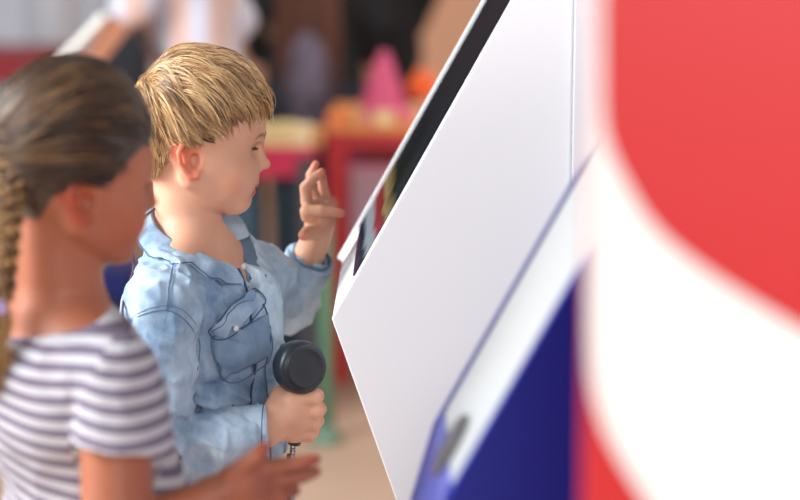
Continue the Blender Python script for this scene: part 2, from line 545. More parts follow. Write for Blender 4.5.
def ribbon(up, lo, n, bulge, th):
    """a folded band between two curves, with thickness"""
    U = spline(up, n); L = spline(lo, n); m = 7
    c = U.mean(0)
    rows = []
    for j in range(m):
        t = j/(m-1); p = U*(1-t)+L*t
        o = p-c; o[:,2] *= .2; o /= np.linalg.norm(o, axis=1, keepdims=True)
        rows.append(p+o*bulge*math.sin(math.pi*t)**.8)
    A = np.array(rows)                                          # m,n,3
    o = A-c; o[:,:,2] *= .2; o /= np.linalg.norm(o, axis=2, keepdims=True)
    v = np.concatenate([A.reshape(-1,3), (A-o*th).reshape(-1,3)])
    f = []; I = lambda i, j, b=0: i*n+j+b*n*m
    for i in range(m-1):
        for j in range(n-1):
            f.append((I(i,j), I(i+1,j), I(i+1,j+1), I(i,j+1))); f.append((I(i,j,1), I(i,j+1,1), I(i+1,j+1,1), I(i+1,j,1)))
    for j in range(n-1):
        f += [(I(0,j), I(0,j+1), I(0,j+1,1), I(0,j,1)), (I(m-1,j+1), I(m-1,j), I(m-1,j,1), I(m-1,j+1,1))]
    for i in range(m-1):
        f += [(I(i+1,0), I(i,0), I(i,0,1), I(i+1,0,1)), (I(i,n-1), I(i+1,n-1), I(i+1,n-1,1), I(i,n-1,1))]
    return v, f

def conform(v, cast, n_out, off):
    """lift the outer layer of a cloth band clear of the surface under it"""
    v = np.array(v, float)
    for i in range(n_out):
        h = cast.b.find_nearest(Vector(v[i]))
        if h[0] is None: continue
        p = np.array(h[0]); n = np.array(h[1]); s = (v[i]-p)@n
        if s < off and np.linalg.norm(v[i]-p) < 14:
            dlt = n*(off-s); v[i] = v[i]+dlt
            if i+n_out < len(v): v[i+n_out] = v[i+n_out]+dlt
    return v
# ================================================================== THE BOY
S_B = 795.0
Y_B = 2.36
TB = Frame(np.eye(3), 1/S_B, (240,0,-250), P(240,250,Y_B))
FOOT_B = TB.inv([[0,0,0.0]])[0][2]                # drawing height of the floor under the boy
M_skin = skin_mat('skin_fair', (222,170,142))
M_denim = denim_mat('light_denim', (104,134,166), (202,220,234))
M_denim_p = denim_mat('pocket_denim', (104,130,158), (150,172,194))
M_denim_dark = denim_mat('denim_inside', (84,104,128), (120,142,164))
M_thread = plain('denim_thread', (62,82,118), .8)
M_blond = hair_mat('blond_hair', (88,56,32), (184,136,86), (242,206,152), .32)
M_eye_white = plain('eye_white', (225,220,215), .2)
M_dark = plain('lash_brown', (92,64,48), .6)

yaw = math.radians(-30)
fb = V(math.cos(yaw), math.sin(yaw), 0); rb = V(math.sin(yaw), -math.cos(yaw), 0); Rb = rotz(yaw)
def tp(fd, rt, z): return tuple(V(205,0,z)+fb*fd+rb*rt)
SH_R, EL_R, WR_R = (172,-82,-284), (162,-122,-424), (270,-86,-413)
SH_L, EL_L, WR_L = (252,74,-296), (280,140,-332), (311,112,-259)

def child_legs(F, c, f, r, z_hip, z_floor, gap, k=8, rad=(46,32,22)):
    z_knee = (z_hip+z_floor)*.5+8; 
    for s in (-1,1):
        h = V(c[0],c[1],0)+r*gap*s
        H = (h[0],h[1],z_hip); K = (h[0]+f[0]*4,h[1]+f[1]*4,z_knee); A = (h[0]-f[0]*4,h[1]-f[1]*4,z_floor+34)
        F.cone(H, K, rad[0], rad[1], k); F.cone(K, A, rad[1], rad[2], k)
        F.cone((A[0],A[1],z_floor+24), (A[0]+f[0]*70,A[1]+f[1]*70,z_floor+18), 22, 15, 8)
    return F

body = Field()
body.fn(head_field(lid=.12).eval)
body.ell(tp(0,0,-335), (54,88,98), 20, R=Rb)
body.ell(tp(0,0,-450), (53,80,100), 20, R=Rb)
body.ell(tp(0,0,-545), (58,84,60), 20, R=Rb)
body.cone((190,0,-240), SH_R, 30, 27, 14); body.cone((190,0,-240), SH_L, 30, 27, 14)
body.cone(SH_R, EL_R, 28, 24, 8); body.cone(EL_R, WR_R, 24, 16, 6, squash=((0,1,0),1.15))
body.cone(SH_L, EL_L, 27, 22, 8); body.cone(EL_L, WR_L, 21, 15.5, 6)
child_legs(body, (205,0), fb, rb, -560, FOOT_B, 42)
# right hand closed on the handset
body.cone(WR_R, (290,-74,-404), 17, 18, 7, squash=((0,1,0),1.25))
body.ell((294,-72,-404), (20,13,26), 8)
fing = Field()
for z, r0, dx in ((-386,7.4,2), (-399.5,7.6,4), (-412,7.2,2), (-423,6.4,-2)):
    fing.chain([(296,-76,z),(313+dx,-70,z-.5),(317+dx,-56,z-1),(306+dx,-44,z-1),(294,-47,z-1)], [r0,r0+.4,r0-.3,r0-.8,r0-1.2], .9, 2)
body.fn(fing.eval, 3)
thumb = Field().chain([(276,-78,-396),(282,-66,-384),(294,-56,-379),(307,-50,-380)], [10,8.5,7.5,6], 0, 3)
body.fn(thumb.eval, 4)
# left hand raised towards the screen: index out, others up, thumb towards us
body.cone(WR_L, (316,108,-239), 15, 17, 7, squash=((1,0,0),1.1))
body.ell((317,106,-235), (14,18,22), 7)
fing = Field()
fing.chain([(304,92,-230),(303,88,-224),(319,84,-223),(340,82,-225.5)], [7.5,7,6.2,4.6], .8, 1.5)       # index
fing.chain([(309,100,-225),(303,96,-215),(301.5,97,-200),(309,96,-191),(319,95,-183.5)], [7.2,6.6,6,5.6,4.4], .8, 1.5)
fing.chain([(315,110,-221),(307,112,-203),(307,113,-189),(312,113,-177.5)], [7,6.2,5.6,4.2], .8, 1.5)
fing.chain([(323,118,-223),(320,124,-209),(318,125,-197),(318,124,-187)], [6.4,5.6,5,4], .8, 1.5)
fing.chain([(314,92,-245),(305,80,-246),(301,66,-246)], [9,7.6,6], .8, 2)                                   # thumb
body.fn(fing.eval, 3)
bv, bf = surface(body.eval, (125,-130,FOOT_B-6), (352,170,-46), 1.8)
bv = relax(bv, bf, 1, .3)
tint = head_tint(bv)
def spot(c, r, col, m=.6):
    global tint
    w = np.exp(-(((bv-np.array(c))/r)**2).sum(1))[:,None]*m
    tint = tint*(1-w)+tint*np.array(col)*w
for c in ((340,82,-225),(301,66,-246),(319,95,-183),(312,113,-178)): spot(c, 9, (1.05,.62,.55), .8)
for z in (-386,-399,-412,-423): spot((322,-62,z), 8, (1.0,.72,.68), .6)

boy = set_props(empty('person', TB.one((205,0,FOOT_B))), 'blond boy in light denim shirt holding a round handset, other hand raised to the kiosk', 'child')
o = mesh_obj('body', TB(bv), bf, M_skin, boy, attrs={'tint': tint})
# eyes
for ex,ey,ez in EYE:
    m = MB(); m.lathe([(0.01,9.5)]+[(9.5*math.sin(a), 9.5*math.cos(a)) for a in np.linspace(.12,3.0,18)], 24, (roty(math.radians(112)), (ex,ey,ez)))
    e = mesh_obj('eyeball', TB(m.v), [list(q) for q in m.f], M_eye_white, boy)
    m = MB(); m.lathe([(0.01,9.7),(2.0,9.55),(3.9,8.95),(4.0,8.4)], 20, (roty(math.radians(112)), (ex,ey,ez)))
    mesh_obj('iris', TB(m.v), [list(q) for q in m.f], plain('iris_grey', (84,92,104), .15), e)
# lashes and brows
m = MB()
for ex,ey,ez in EYE:
    for k in range(20):
        a = -1+2*k/19
        b0 = V(ex+10.9-3.1*a*a, ey+9*a, ez-.1)
        m.tube(spline([b0, b0+V(2.0,a*1.2,-1.5), b0+V(3.6,a*2.4,-1.7)], 5), [.3,.26,.2,.14,.06], 4)
mesh_obj('eyelashes', TB(m.v), [list(q) for q in m.f], M_dark, boy)
m = MB()
hc = Caster(bv, bf)
for s in (-1,1):
    for k in range(70):
        t = random.random(); yy = s*(6+22*t); zz = -133.5+3.4*math.sin(t*2.6)-1.5*t+random.uniform(-1.3,1.3)
        h = hc.d((330,yy,zz), (-1,0,0), .3)
        if h is None: continue
        d = V(-.3, s*3.8, .9-2.2*t)
        q = hc.near(h+d, .5)
        m.tube([h, (h+q)/2+V(.35,0,0), q], [.42,.34,.12], 3)
mesh_obj('eyebrows', TB(m.v), [list(q) for q in m.f], plain('brow_blond', (176,134,98), .7), boy)

# hair
HC, HR = (201,0,-112), (65.5,58,62)
rx = [130,152,163,175,183,196,208,214,224,236,250,275]
rz = [-174,-174,-166,-150,-139,-137,-138,-130,-114,-106,-101,-98]
ez_ = [-174,-180,-172,-153,-139,-137,-144,-134,-127,-127,-117,-113]
def root_ok(p): return p[:,2] > np.interp(p[:,0], rx, rz)
CR = V(150,-8,-72)
def boy_flow(p, t, roots):
    a = p-CR; n = np.linalg.norm(a, axis=1, keepdims=True); a = a/(n+1e-6)
    sw = np.cross(np.broadcast_to(V(-.6,0,.8), a.shape), a)
    w = vnoise(roots/16+5)-.5; w2 = vnoise(roots/9+15)-.5
    g = .0+2.6*np.clip(t, 0, 1.4)**2+.35*(np.abs(p[:,1]) > 34)
    d = a*1.0+sw*(.35+1.0*w)[:,None]*np.exp(-t)[:,None]+V(0,0,-1)*g[:,None]+V(1,0,0)*(.35*(p[:,0] < 235)*np.clip(1-t,0,1))[:,None]
    back = (roots[:,0] < 172)&(roots[:,2] < -100)
    d = np.where(back[:,None], V(.12,0,-1)+V(1,0,0)*w[:,None]*1.2, d)
    d = d+V(1,0,0)*(w2*1.0)[:,None]
    return d/np.linalg.norm(d, axis=1, keepdims=True)
def boy_stop(p, roots, s):
    return p[:,2] < np.interp(p[:,0], rx, ez_)+(24*(roots[:,0] > 190)+10)*(vnoise(roots/2.7)-.5)
b_thin = lambda p: np.clip((p[:,2]+180)/55, .15, 1)**np.where(p[:,0] < 205, 1, .0)
paths, sh = hair_paths(HC, HR, root_ok, boy_flow, boy_stop, 620, 17, (40,104), layer=(1.02,1.11), spread=3.6, seed=3, loose=3, clump=.86, thin=b_thin)
pa2, sh2 = hair_paths(HC, HR, root_ok, boy_flow, boy_stop, 900, 7, (10,24), layer=(1.0,1.04), spread=3.0, seed=5, loose=1.0, npt=8, thin=b_thin)
pa3, sh3 = hair_paths(HC, HR, root_ok, boy_flow, boy_stop, 150, 7, (50,100), layer=(1.08,1.13), spread=2.2, seed=9, loose=5, wav=2.2, thin=b_thin)
cap = Field().ell(HC, (65.2,57.6,61.6), 0)
cap.fn(lambda p: -(p[:,2]-np.interp(p[:,0], rx, rz)-2), 2, True)
cap.ops[-1] = (lambda p: (p[:,2]-np.interp(p[:,0], rx, rz)-2)*-1, 0, False)
capf = Field().ell(HC, (65.0,57.4,61.4), 0).ell((197.5,0,-142), (53.4,51.4,47), 4)
def cap_eval(p): return smax(capf.eval(p), -(p[:,2]-np.interp(p[:,0], rx, rz)-1.5), 2)
cv, cf = surface(cap_eval, (130,-64,-185), (272,64,-44), 2.4)
H2C, H2R = (197.5,0,-142), (54,52,47.5)
pn, shn = hair_paths(H2C, H2R, lambda p: root_ok(p)&(p[:,0] < 186)&(p[:,2] < -112), lambda p, t, r0: np.tile(V(-.15,0,-1), (len(p),1))+V(1,0,0)*((vnoise(r0/7)-.5)*1.1)[:,None], boy_stop, 620, 8, (14,30), layer=(1.0,1.07), spread=2.6, seed=15, loose=1, npt=8, step=3)
a = strands_mesh(pn, np.clip(shn+.12, 0, 1), .5); b0_ = a
a = strands_mesh(paths, sh, .55); b = strands_mesh(pa2, sh2*.8, .5); c3 = strands_mesh(pa3, np.clip(sh3+.25,0,1), .5)
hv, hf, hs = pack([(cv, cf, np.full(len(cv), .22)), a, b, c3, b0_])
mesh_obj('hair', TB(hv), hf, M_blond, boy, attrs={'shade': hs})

# shirt
shirt = Field()
shirt.ell(tp(4,0,-335), (62,90,104), 0, R=Rb)
shirt.ell(tp(2,0,-450), (62,92,115), 25, R=Rb)
shirt.ell(tp(2,0,-535), (68,96,75), 25, R=Rb)
shirt.cone((190,0,-244), (174,-70,-284), 35, 33, 16); shirt.cone((190,0,-248), (250,70,-294), 34, 33, 14)
shirt.cone((171,-84,-286), (163,-120,-424), 34, 34, 3)
shirt.cone((163,-118,-427), (262,-87,-416), 33, 24, 4)
shirt.cone((252,74,-296), (279,140,-332), 33, 29, 12)
shirt.cone((279,140,-332), (300,124,-290), 28, 22, 8)
inner = Field()
inner.cone((186,0,-190), (196,-4,-245), 36, 34, 0)
inner.cone((196,-4,-245), tp(48,0,-272), 33, 13, 6)
inner.cone(tp(48,0,-265), tp(74,6,-298), 12, 3, 6)
inner.cone((200,-86,-418), (304,-83,-414), 20, 20, 0)
inner.cone((288,133,-315), (321,103,-241), 17.5, 19, 0)
ax_l = V(33,-28,70)/np.linalg.norm(V(33,-28,70))
Rw = rotz(.5)@roty(.5)
Rs = roty(1.0)
def shirt_eval(p):
    d = shirt.eval(p)
    d = d-cloth_noise(p, (30,60,13), 4.6, Rw)-cloth_noise(p+50, (12,14,36), 3.0)
    # pulled folds at the crook of the near elbow and armpit
    arm = np.exp(-((p[:,0]-190)/45)**2-((p[:,2]+430)/38)**2-((p[:,1]+90)/60)**2)
    d = d+arm*4.6*np.sin((p[:,0]*.75+p[:,2]*.5)/4.6)
    la = np.exp(-((p[:,0]-278)/35)**2-((p[:,2]+305)/30)**2)*(p[:,1] > 60)
    d = d+la*3.6*np.sin((p[:,0]-p[:,2]*.6)/4.4)
    sl = np.exp(-((p[:,2]+350)/60)**2-((p[:,1]+95)/40)**2)
    d = d+sl*3.4*np.sin((p[:,0]*.5+p[:,2]*1.0)/9+1.5*np.sin(p[:,0]/14))
    d = smax(d, -(p[:,2]+575), 2)
    d = smax(d, -inner.eval(p), 2)
    d = smax(d, p[:,2]+228+(p[:,0]-140)*.33-np.clip(p[:,1],0,40)*.6, 2)
    cut_r = np.where((p[:,2] < -370)&(p[:,1] < -40), p[:,0]-264, -99)
    d = np.maximum(d, cut_r)
    return d
sv, sf = surface(shirt_eval, (112,-150,-585), (335,190,-205), 2.0, 1.6)
shirt_o = mesh_obj('denim_shirt', TB(sv), sf, M_denim, boy)
sc_ = Caster(sv, sf)
def child(name, v, f, mat, par=shirt_o, **kw):
    o = mesh_obj(name, TB(v) , [list(map(int,q)) for q in f], mat, boy, **kw)
    o.parent = par
    return o
# collar
v, f = ribbon([(237,-40,-264),(222,-47,-252),(196,-48,-240),(166,-40,-226),(151,-12,-211),(156,20,-206),(186,38,-204),(208,36,-205),(222,26,-224),(233,12,-243)],
              [(246,-50,-277),(222,-66,-271),(188,-70,-258),(154,-58,-244),(137,-16,-230),(142,30,-222),(184,60,-222),(220,56,-212),(238,46,-225),(249,28,-240)], 60, 3.0, 3.0)
v = conform(v, sc_, 60*7, 2.4)
child('collar', v, f, M_denim)
m = MB()
lo = spline([(244,-52,-275.5),(222,-66.5,-269),(188,-71,-256),(154,-59,-242),(137,-17,-228.5)], 50)
lo = lo+np.sign(lo-V(190,0,-230))*V(.6,1.2,0)
lo = conform(lo, sc_, len(lo), 5.5)
m.tube(lo, .5, 5)
child('collar_stitching', m.v, m.f, M_thread)
# lapel / placket down the front
pts = []
for z in np.linspace(-262, -560, 60):
    l = sc_.d(tuple(V(205,0,z)+fb*200+rb*16), tuple(-fb), 1.0); r_ = sc_.d(tuple(V(205,0,z)+fb*200+rb*-4), tuple(-fb), 1.0)
    if l is None or r_ is None: continue
    pts.append((l, r_))
A = np.array([p[0] for p in pts]); B = np.array([p[1] for p in pts])
A = relax_line = spline(A[::4], 60); B = spline(B[::4], 60)
fo = fb*2.6
n = len(A); rows = [A, A+fo, (A+B)/2+fo*1.1, B+fo, B]
v = np.concatenate(rows); f = []
for i in range(4):
    for j in range(n-1): f.append((i*n+j, i*n+j+1, (i+1)*n+j+1, (i+1)*n+j))
child('placket', v, f, M_denim)
m = MB(); m.tube(B+fo*.6-rb*1.2, 1.7, 6); m.tube(A+fo*.5+rb*.6, 1.2, 4)
child('placket_seam', m.v, m.f, M_thread)
# far lapel showing its inner face at the open neck
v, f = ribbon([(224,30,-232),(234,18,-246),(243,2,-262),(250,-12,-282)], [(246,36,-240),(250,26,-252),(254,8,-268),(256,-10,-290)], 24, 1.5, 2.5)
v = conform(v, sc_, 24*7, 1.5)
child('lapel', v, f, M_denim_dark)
# pocket
v, f = patch(sc_, [(217,-322),(265,-310),(269,-349),(225,-364)], 4.2, 2.0, 16); child('pocket', v, f, M_denim_p)
v, f = patch(sc_, [(214,-311),(250,-283),(262,-296),(224,-327)], 5.4, 1.8, 14); child('pocket_flap', v, f, M_denim)
M_thread2 = plain('denim_thread_pale', (92,118,152), .8)
def seam(name, pts, off=.8, r=.7, n=40):
    q = spline([(a,b,0) for a,b in pts], n); o = []
    for x,_,z in [(k[0],0,k[1]) for k in q]:
        h = sc_.y(x, z, off)
        if h is not None: o.append(h)
    o = np.array(o)
    for _ in range(3): o[1:-1] = (o[:-2]+o[1:-1]*2+o[2:])/4
    m = MB(); m.tube(o, r*.8, 5); child(name, m.v, m.f, M_thread if 'flap' in name else M_thread2)
seam('pocket_stitching', [(217,-324),(220,-344),(223,-358),(234,-367),(253,-364),(269,-351),(266,-322)], 6.4, .8)
seam('flap_stitching', [(213,-312),(231,-298),(250,-283.5),(262,-295),(251,-310.5),(225,-326.5),(216,-319),(213,-312)], 7.4, .9)
seam('flap_stitching', [(216,-315),(232,-302),(250,-288)], 7.8, .5)
seam('yoke_seam', [(182,-249),(181,-267),(180,-286)], .6, .6)
seam('yoke_seam', [(185,-250),(184,-267),(183,-285)], .6, .35)
seam('armhole_seam', [(140,-304),(149,-295),(163,-288),(180,-286),(193,-293),(203,-307),(207,-327),(206,-348)], .6, .6)
seam('armhole_seam', [(143,-298),(151,-291),(165,-284),(181,-282),(196,-289),(206,-304)], .6, .35)
# snaps
for x, z in ((246,-266),(237,-314)):
    h = sc_.y(x, z, 3.6 if z > -300 else 8)
    m = MB(); m.lathe([(2.6,-1.5),(3.0,0),(2.4,1.0),(1.2,1.3),(.01,1.4)], 20, (rotz(-.9)@roty(math.radians(90)) , h))
    child('snap_button', m.v, m.f, plain('snap_white', (228,228,222), .3))
# cuffs
def band(name, a, b, r0, r1, th, par=shirt_o, mat=None, wob=.8):
    a = V(*a); b = V(*b); t = (b-a)/np.linalg.norm(b-a)
    F = lambda p: None
    def fn(p):
        pa = p-a; s = pa@t; L = np.linalg.norm(b-a)
        q = pa-s[:,None]*t; rr = np.linalg.norm(q, axis=1)
        R_ = r0+(r1-r0)*np.clip(s/L,0,1)+wob*np.sin(3*np.arctan2(q[:,2],q[:,0])+s*.1)
        return smax(smax(np.abs(rr-R_)-th, s-L, 1.5), -s, 1.5)
    m_ = max(r0,r1)+8
    v, f = surface(fn, np.minimum(a,b)-m_, np.maximum(a,b)+m_, 1.5)
    return child(name, v, f, mat or M_denim, par)
cr = band('cuff', (234,-87,-418), (272,-84,-416), 25.5, 24, 2.2)
cl = band('cuff', (291,130,-308), (304.5,118.5,-279), 23, 24.5, 3.0)
cl.name = 'rolled_cuff'
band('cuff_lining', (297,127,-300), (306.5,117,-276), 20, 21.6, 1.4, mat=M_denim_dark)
for x in (238,242,268):
    m = MB(); a = np.linspace(0, 2*math.pi, 40)
    m.tube(np.stack([np.full(40,x), -86.5+28*np.cos(a), -417+28*np.sin(a)], 1), .5, 4)
    if x != 242: child('cuff_stitching', m.v, m.f, M_thread)
# trousers and shoes
tr = Field()
tr.ell(tp(0,0,-560), (62,88,45), 0, R=Rb)
def legs_only(F, c, f, r, z_hip, z_end, gap, rad):
    for s in (-1,1):
        h = V(c[0],c[1],0)+r*gap*s
        F.cone((h[0],h[1],z_hip), (h[0],h[1],(z_hip+z_end)/2), rad[0], rad[1], 8); F.cone((h[0],h[1],(z_hip+z_end)/2), (h[0]-f[0]*4,h[1]-f[1]*4,z_end), rad[1], rad[2], 8)
legs_only(tr, (205,0), fb, rb, -575, FOOT_B+44, 42, (50,40,33))
tr_eval = lambda p: smax(tr.eval(p), -(p[:,2]-(FOOT_B+28)), 2)
v, f = surface(tr_eval, (90,-150,FOOT_B), (320,150,-500), 4)
mesh_obj('trousers', TB(v), f, plain('navy_trousers', (44,52,74), .85, .15, 20), boy)
for s in (-1,1):
    h = V(205,0,0)+rb*42*s
    sh_ = Field().cone((h[0]-fb[0]*8,h[1]-fb[1]*8,FOOT_B+24), (h[0]+fb[0]*74,h[1]+fb[1]*74,FOOT_B+19), 27, 20, 0)
    v, f = surface(lambda p: smax(sh_.eval(p), -(p[:,2]-FOOT_B), 2), (h[0]-60,h[1]-90,FOOT_B-4), (h[0]+120,h[1]+60,FOOT_B+60), 4)
    mesh_obj('shoe', TB(v), f, plain('shoe_grey', (110,112,118), .7), boy)

# ---- the handset he holds
hd = V(.50,-.86,.10); hd /= np.linalg.norm(hd)
def align(n):
    z = np.array(n)/np.linalg.norm(n); x = np.cross(V(0,0,1), z); x /= np.linalg.norm(x); y = np.cross(z, x)
    return np.stack([x,y,z], 1)
HCn = V(303,-70,-354)
handset = set_props(empty('listening_handset', TB.one(HCn)), 'round dark grey listening handset held in the boy\'s fist', 'handset')
M_rub = plain('handset_black', (34,41,50), .36, spec=.5); M_face = plain('handset_face', (24,29,37), .5)
m = MB(); m.lathe([(.01,-17),(15,-16.5),(22,-14),(25.5,-9),(26.4,0),(26.2,6),(24.5,9.5),(21.5,12),(20.4,12.2)], 64, (align(hd), HCn))
mesh_obj('earpiece', TB(m.v), [list(q) for q in m.f], M_rub, handset)
m = MB(); m.lathe([(20.4,11),(20.2,12.6),(18.8,13.6),(17.6,12.8),(10,12.4),(.01,12.3)], 64, (align(hd), HCn))
mesh_obj('ear_pad', TB(m.v), [list(q) for q in m.f], M_face, handset)
m = MB(); m.tube(spline([(303,-66,-372),(303,-60,-386),(300,-58,-408),(296,-60,-436)], 14), [9,8.5,8.5,8.5,8.5,8.5,8.5,8.5,8.5,8.5,8.5,8,7.5,6], 20)
mesh_obj('handle', TB(m.v), [list(q) for q in m.f], M_rub, handset)
# armoured cord with its ribs
path = spline([(295,-60,-434),(294,-61,-463),(293.5,-62,-493),(293,-60,-570),(300,-50,-700),(345,-30,-850),(400,20,-930),(435,60,-905),(448,80,-860)], 420)
rad = 2.7+.75*np.sin(np.arange(420)*1.9)
m = MB(); m.tube(path, rad, 8)
mesh_obj('armoured_cord', TB(m.v), [list(q) for q in m.f], plain('steel_cord', (170,170,175), .25, metal=1), handset)
m = MB(); m.tube(path[22:300]+V(-2.5,2,0), 3.6, 8)
mesh_obj('cord_sleeve', TB(m.v), [list(q) for q in m.f], plain('cord_black', (22,22,26), .5), handset)
# ---- thin purple cord down his back
cp = [V(158,-2,-205), V(149,-36,-211)]
for x_, z_ in ((143,-218),(139,-232),(137,-248),(137,-264),(138,-285),(140,-305),(143,-330),(146,-360),(148,-400)):
    h = sc_.y(x_, z_, 2.2); cp.append(h if h is not None else V(x_, cp[-1][1], z_))
m = MB(); m.tube(spline(cp, 60), 1.25, 8)
ln = mesh_obj('lanyard_cord', TB(m.v), [list(q) for q in m.f], plain('cord_purple', (88,50,78), .7))
set_props(ln, 'thin dark purple cord hanging from the boy\'s collar down his back', 'cord')
# ================================================================== KIOSKS AND BOARD
M_white = plain('kiosk_white', (240,240,242), .42, spec=.4)
M_white2 = plain('kiosk_white_rear', (232,233,236), .5)
TAN = math.tan(math.radians(29.2))
def kiosk(name, label, Y0, wd, nose, top_z, back_x, base_x, m_side, m_body, screen_fn, low=None):
    """leaning pedestal: profile in XZ, wd deep along Y. nose=(x,z) is its foremost edge"""
    nx, nz = nose
    tx = nx+(top_z-nz)*TAN
    pr = [(nx,nz),(tx,top_z),(back_x,top_z),(back_x,.06),(base_x,.06)]
    k = set_props(empty(name, (back_x, Y0+wd/2, 0)), label, 'kiosk')
    MB().prism(pr, Y0+.004, Y0+wd-.004).build('cabinet', m_body, k, bevel=.003)
    MB().prism(pr, Y0-.004, Y0+.004).build('side_panel', m_side, k, bevel=.0012)
    MB().prism(pr, Y0+wd-.004, Y0+wd+.004).build('side_panel', m_side, k, bevel=.0012)
    MB().box((base_x+.03, Y0+.02, 0), (back_x-.02, Y0+wd-.02, .062)).build('kickplate', plain('plinth_grey', (90,90,95), .6), k)
    return k
# white kiosk in focus
Y1 = 2.20
n1 = P(332,318,Y1)
top1 = n1[2]+.56
seam1 = P(572,100,Y1)[0]
W1 = .385
base1 = n1[0]+(n1[2]-.06)*(63/182)*.985
k1 = kiosk('touch_kiosk', 'tall white leaning kiosk with a dark screen that the boy reaches for', Y1, W1, (n1[0],n1[2]), top1, .46, max(base1, .15), M_white, M_white, None)
for o in [c for c in k1.children if c.name.startswith('side_panel')]: pass
# rear cover joint: a fine recessed line down the side
MB().box((seam1-.0006, Y1-.0048, .1), (seam1+.0006, Y1-.0035, top1-.01)).build('panel_joint', plain('joint_grey', (176,176,182), .7), k1)
MB().box((seam1+.0008, Y1-.0075, .07), (.455, Y1-.004, top1-.005)).build('rear_cover', M_white2, k1, bevel=.001)
def face_pt(nose, Y0, u, v, out=0):
    """u up along the leaning face from the nose, v back along Y, out along its normal"""
    a = math.radians(29.2)
    return (nose[0]+u*math.sin(a)-out*math.cos(a), Y0+v, nose[2]+u*math.cos(a)+out*math.sin(a))
def face_box(nose, Y0, u0, u1, v0, v1, o0, o1):
    m = MB(); c = [face_pt(nose, Y0, u, v, o) for o in (o0,o1) for (u,v) in ((u0,v0),(u1,v0),(u1,v1),(u0,v1))]
    m.add(c, [(3,2,1,0),(4,5,6,7),(0,1,5,4),(1,2,6,5),(2,3,7,6),(3,0,4,7)])
    return m
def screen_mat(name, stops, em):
    """dark glass with its reflections painted as dim emission: soft bands of colour rising up the screen"""
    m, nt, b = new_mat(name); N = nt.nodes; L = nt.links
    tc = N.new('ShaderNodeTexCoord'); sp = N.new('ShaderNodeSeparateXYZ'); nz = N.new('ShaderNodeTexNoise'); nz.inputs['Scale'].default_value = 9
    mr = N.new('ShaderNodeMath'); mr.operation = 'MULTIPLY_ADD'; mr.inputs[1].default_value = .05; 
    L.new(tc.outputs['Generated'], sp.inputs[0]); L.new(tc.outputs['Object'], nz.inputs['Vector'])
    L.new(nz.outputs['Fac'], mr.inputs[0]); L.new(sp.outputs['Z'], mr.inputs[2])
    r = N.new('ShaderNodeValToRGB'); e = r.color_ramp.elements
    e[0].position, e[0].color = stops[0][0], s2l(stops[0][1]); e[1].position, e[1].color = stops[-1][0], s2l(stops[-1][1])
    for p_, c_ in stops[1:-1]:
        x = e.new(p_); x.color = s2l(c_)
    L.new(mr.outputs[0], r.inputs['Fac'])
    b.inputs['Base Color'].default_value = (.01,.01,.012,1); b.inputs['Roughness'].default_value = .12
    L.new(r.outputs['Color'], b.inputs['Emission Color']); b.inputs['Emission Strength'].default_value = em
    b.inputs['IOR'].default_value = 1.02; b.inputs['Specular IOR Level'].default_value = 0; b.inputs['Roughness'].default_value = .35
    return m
M_screen = screen_mat('screen_glass', [(.0,(120,50,90)),(.035,(96,60,90)),(.06,(40,50,60)),(.08,(190,205,220)),(.105,(200,200,210)),(.125,(190,70,80)),(.15,(170,60,60)),(.165,(190,165,110)),(.20,(120,100,60)),(.215,(36,40,26)),(.34,(16,16,14)),(.5,(34,20,18)),(1,(66,38,32))], .55)  # painted reflections: bright bands low down, dark brown above
f_len = (top1-n1[2])/math.cos(math.radians(29.2))
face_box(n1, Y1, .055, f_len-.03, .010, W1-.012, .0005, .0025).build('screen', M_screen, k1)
face_box(n1, Y1, .001, f_len-.02, W1-.012, W1+.003, .0, .007).build('bezel', M_white, k1, bevel=.001)
# blue kiosk nearer to us
Y2 = 1.58; W2 = .26
M_blue = plain('kiosk_blue', (5,32,150), .4)
M_grey = plain('kiosk_face_grey', (178,179,178), .3)
M_rim = plain('kiosk_rim_blue', (112,110,168), .35)
n2 = P(443,502,Y2)
k2 = set_props(empty('angled_kiosk', (.3, Y2+W2/2, 0)), 'blue leaning kiosk with a pale face, standing in front of the white kiosk', 'kiosk')
a28 = math.tan(math.radians(28.8)); top2 = n2[2]+.50
x_low = n2[0]-math.tan(math.radians(16))*.16
pr2 = [(n2[0],n2[2]),(n2[0]+.50*a28,top2),(.50,top2),(.50,.06),(x_low+.20,.06),(x_low,n2[2]-.16)]
MB().prism(pr2, Y2+.006, Y2+W2-.006).build('cabinet', M_grey, k2, bevel=.002)
MB().prism(pr2, Y2-.006, Y2+.006).build('side_panel', M_blue, k2, bevel=.001)
pr2b = [(x-.004,z) for x,z in pr2]
MB().prism(pr2b, Y2+W2-.002, Y2+W2+.003).build('side_panel', M_rim, k2, bevel=.001)
MB().box((x_low+.22,Y2+.02,0),(.48,Y2+W2-.02,.062)).build('kickplate', plain('plinth_grey2', (90,90,95), .6), k2)
m = MB()
low = [(n2[0]-.002,n2[2]-.004),(x_low-.002,n2[2]-.158)]
m.prism([(low[0][0],low[0][1]),(low[1][0],low[1][1]),(low[1][0]+.004,low[1][1]),(low[0][0]+.004,low[0][1])], Y2, Y2+W2).build('lower_face', plain('kiosk_face_violet', (70,76,156), .3), k2)
a_ = math.radians(28.8)
m = MB(); c_ = [(n2[0]+u*math.sin(a_)-o*math.cos(a_), Y2+.006+v*(W2-.010), n2[2]+u*math.cos(a_)+o*math.sin(a_)) for o in (0,.0012) for (u,v) in ((0,0),(.016,0),(.016,1),(0,1))]
m.add(c_, [(3,2,1,0),(4,5,6,7),(0,1,5,4),(1,2,6,5),(2,3,7,6),(3,0,4,7)]); m.build('face_trim', plain('kiosk_trim_violet', (84,88,164), .3), k2)
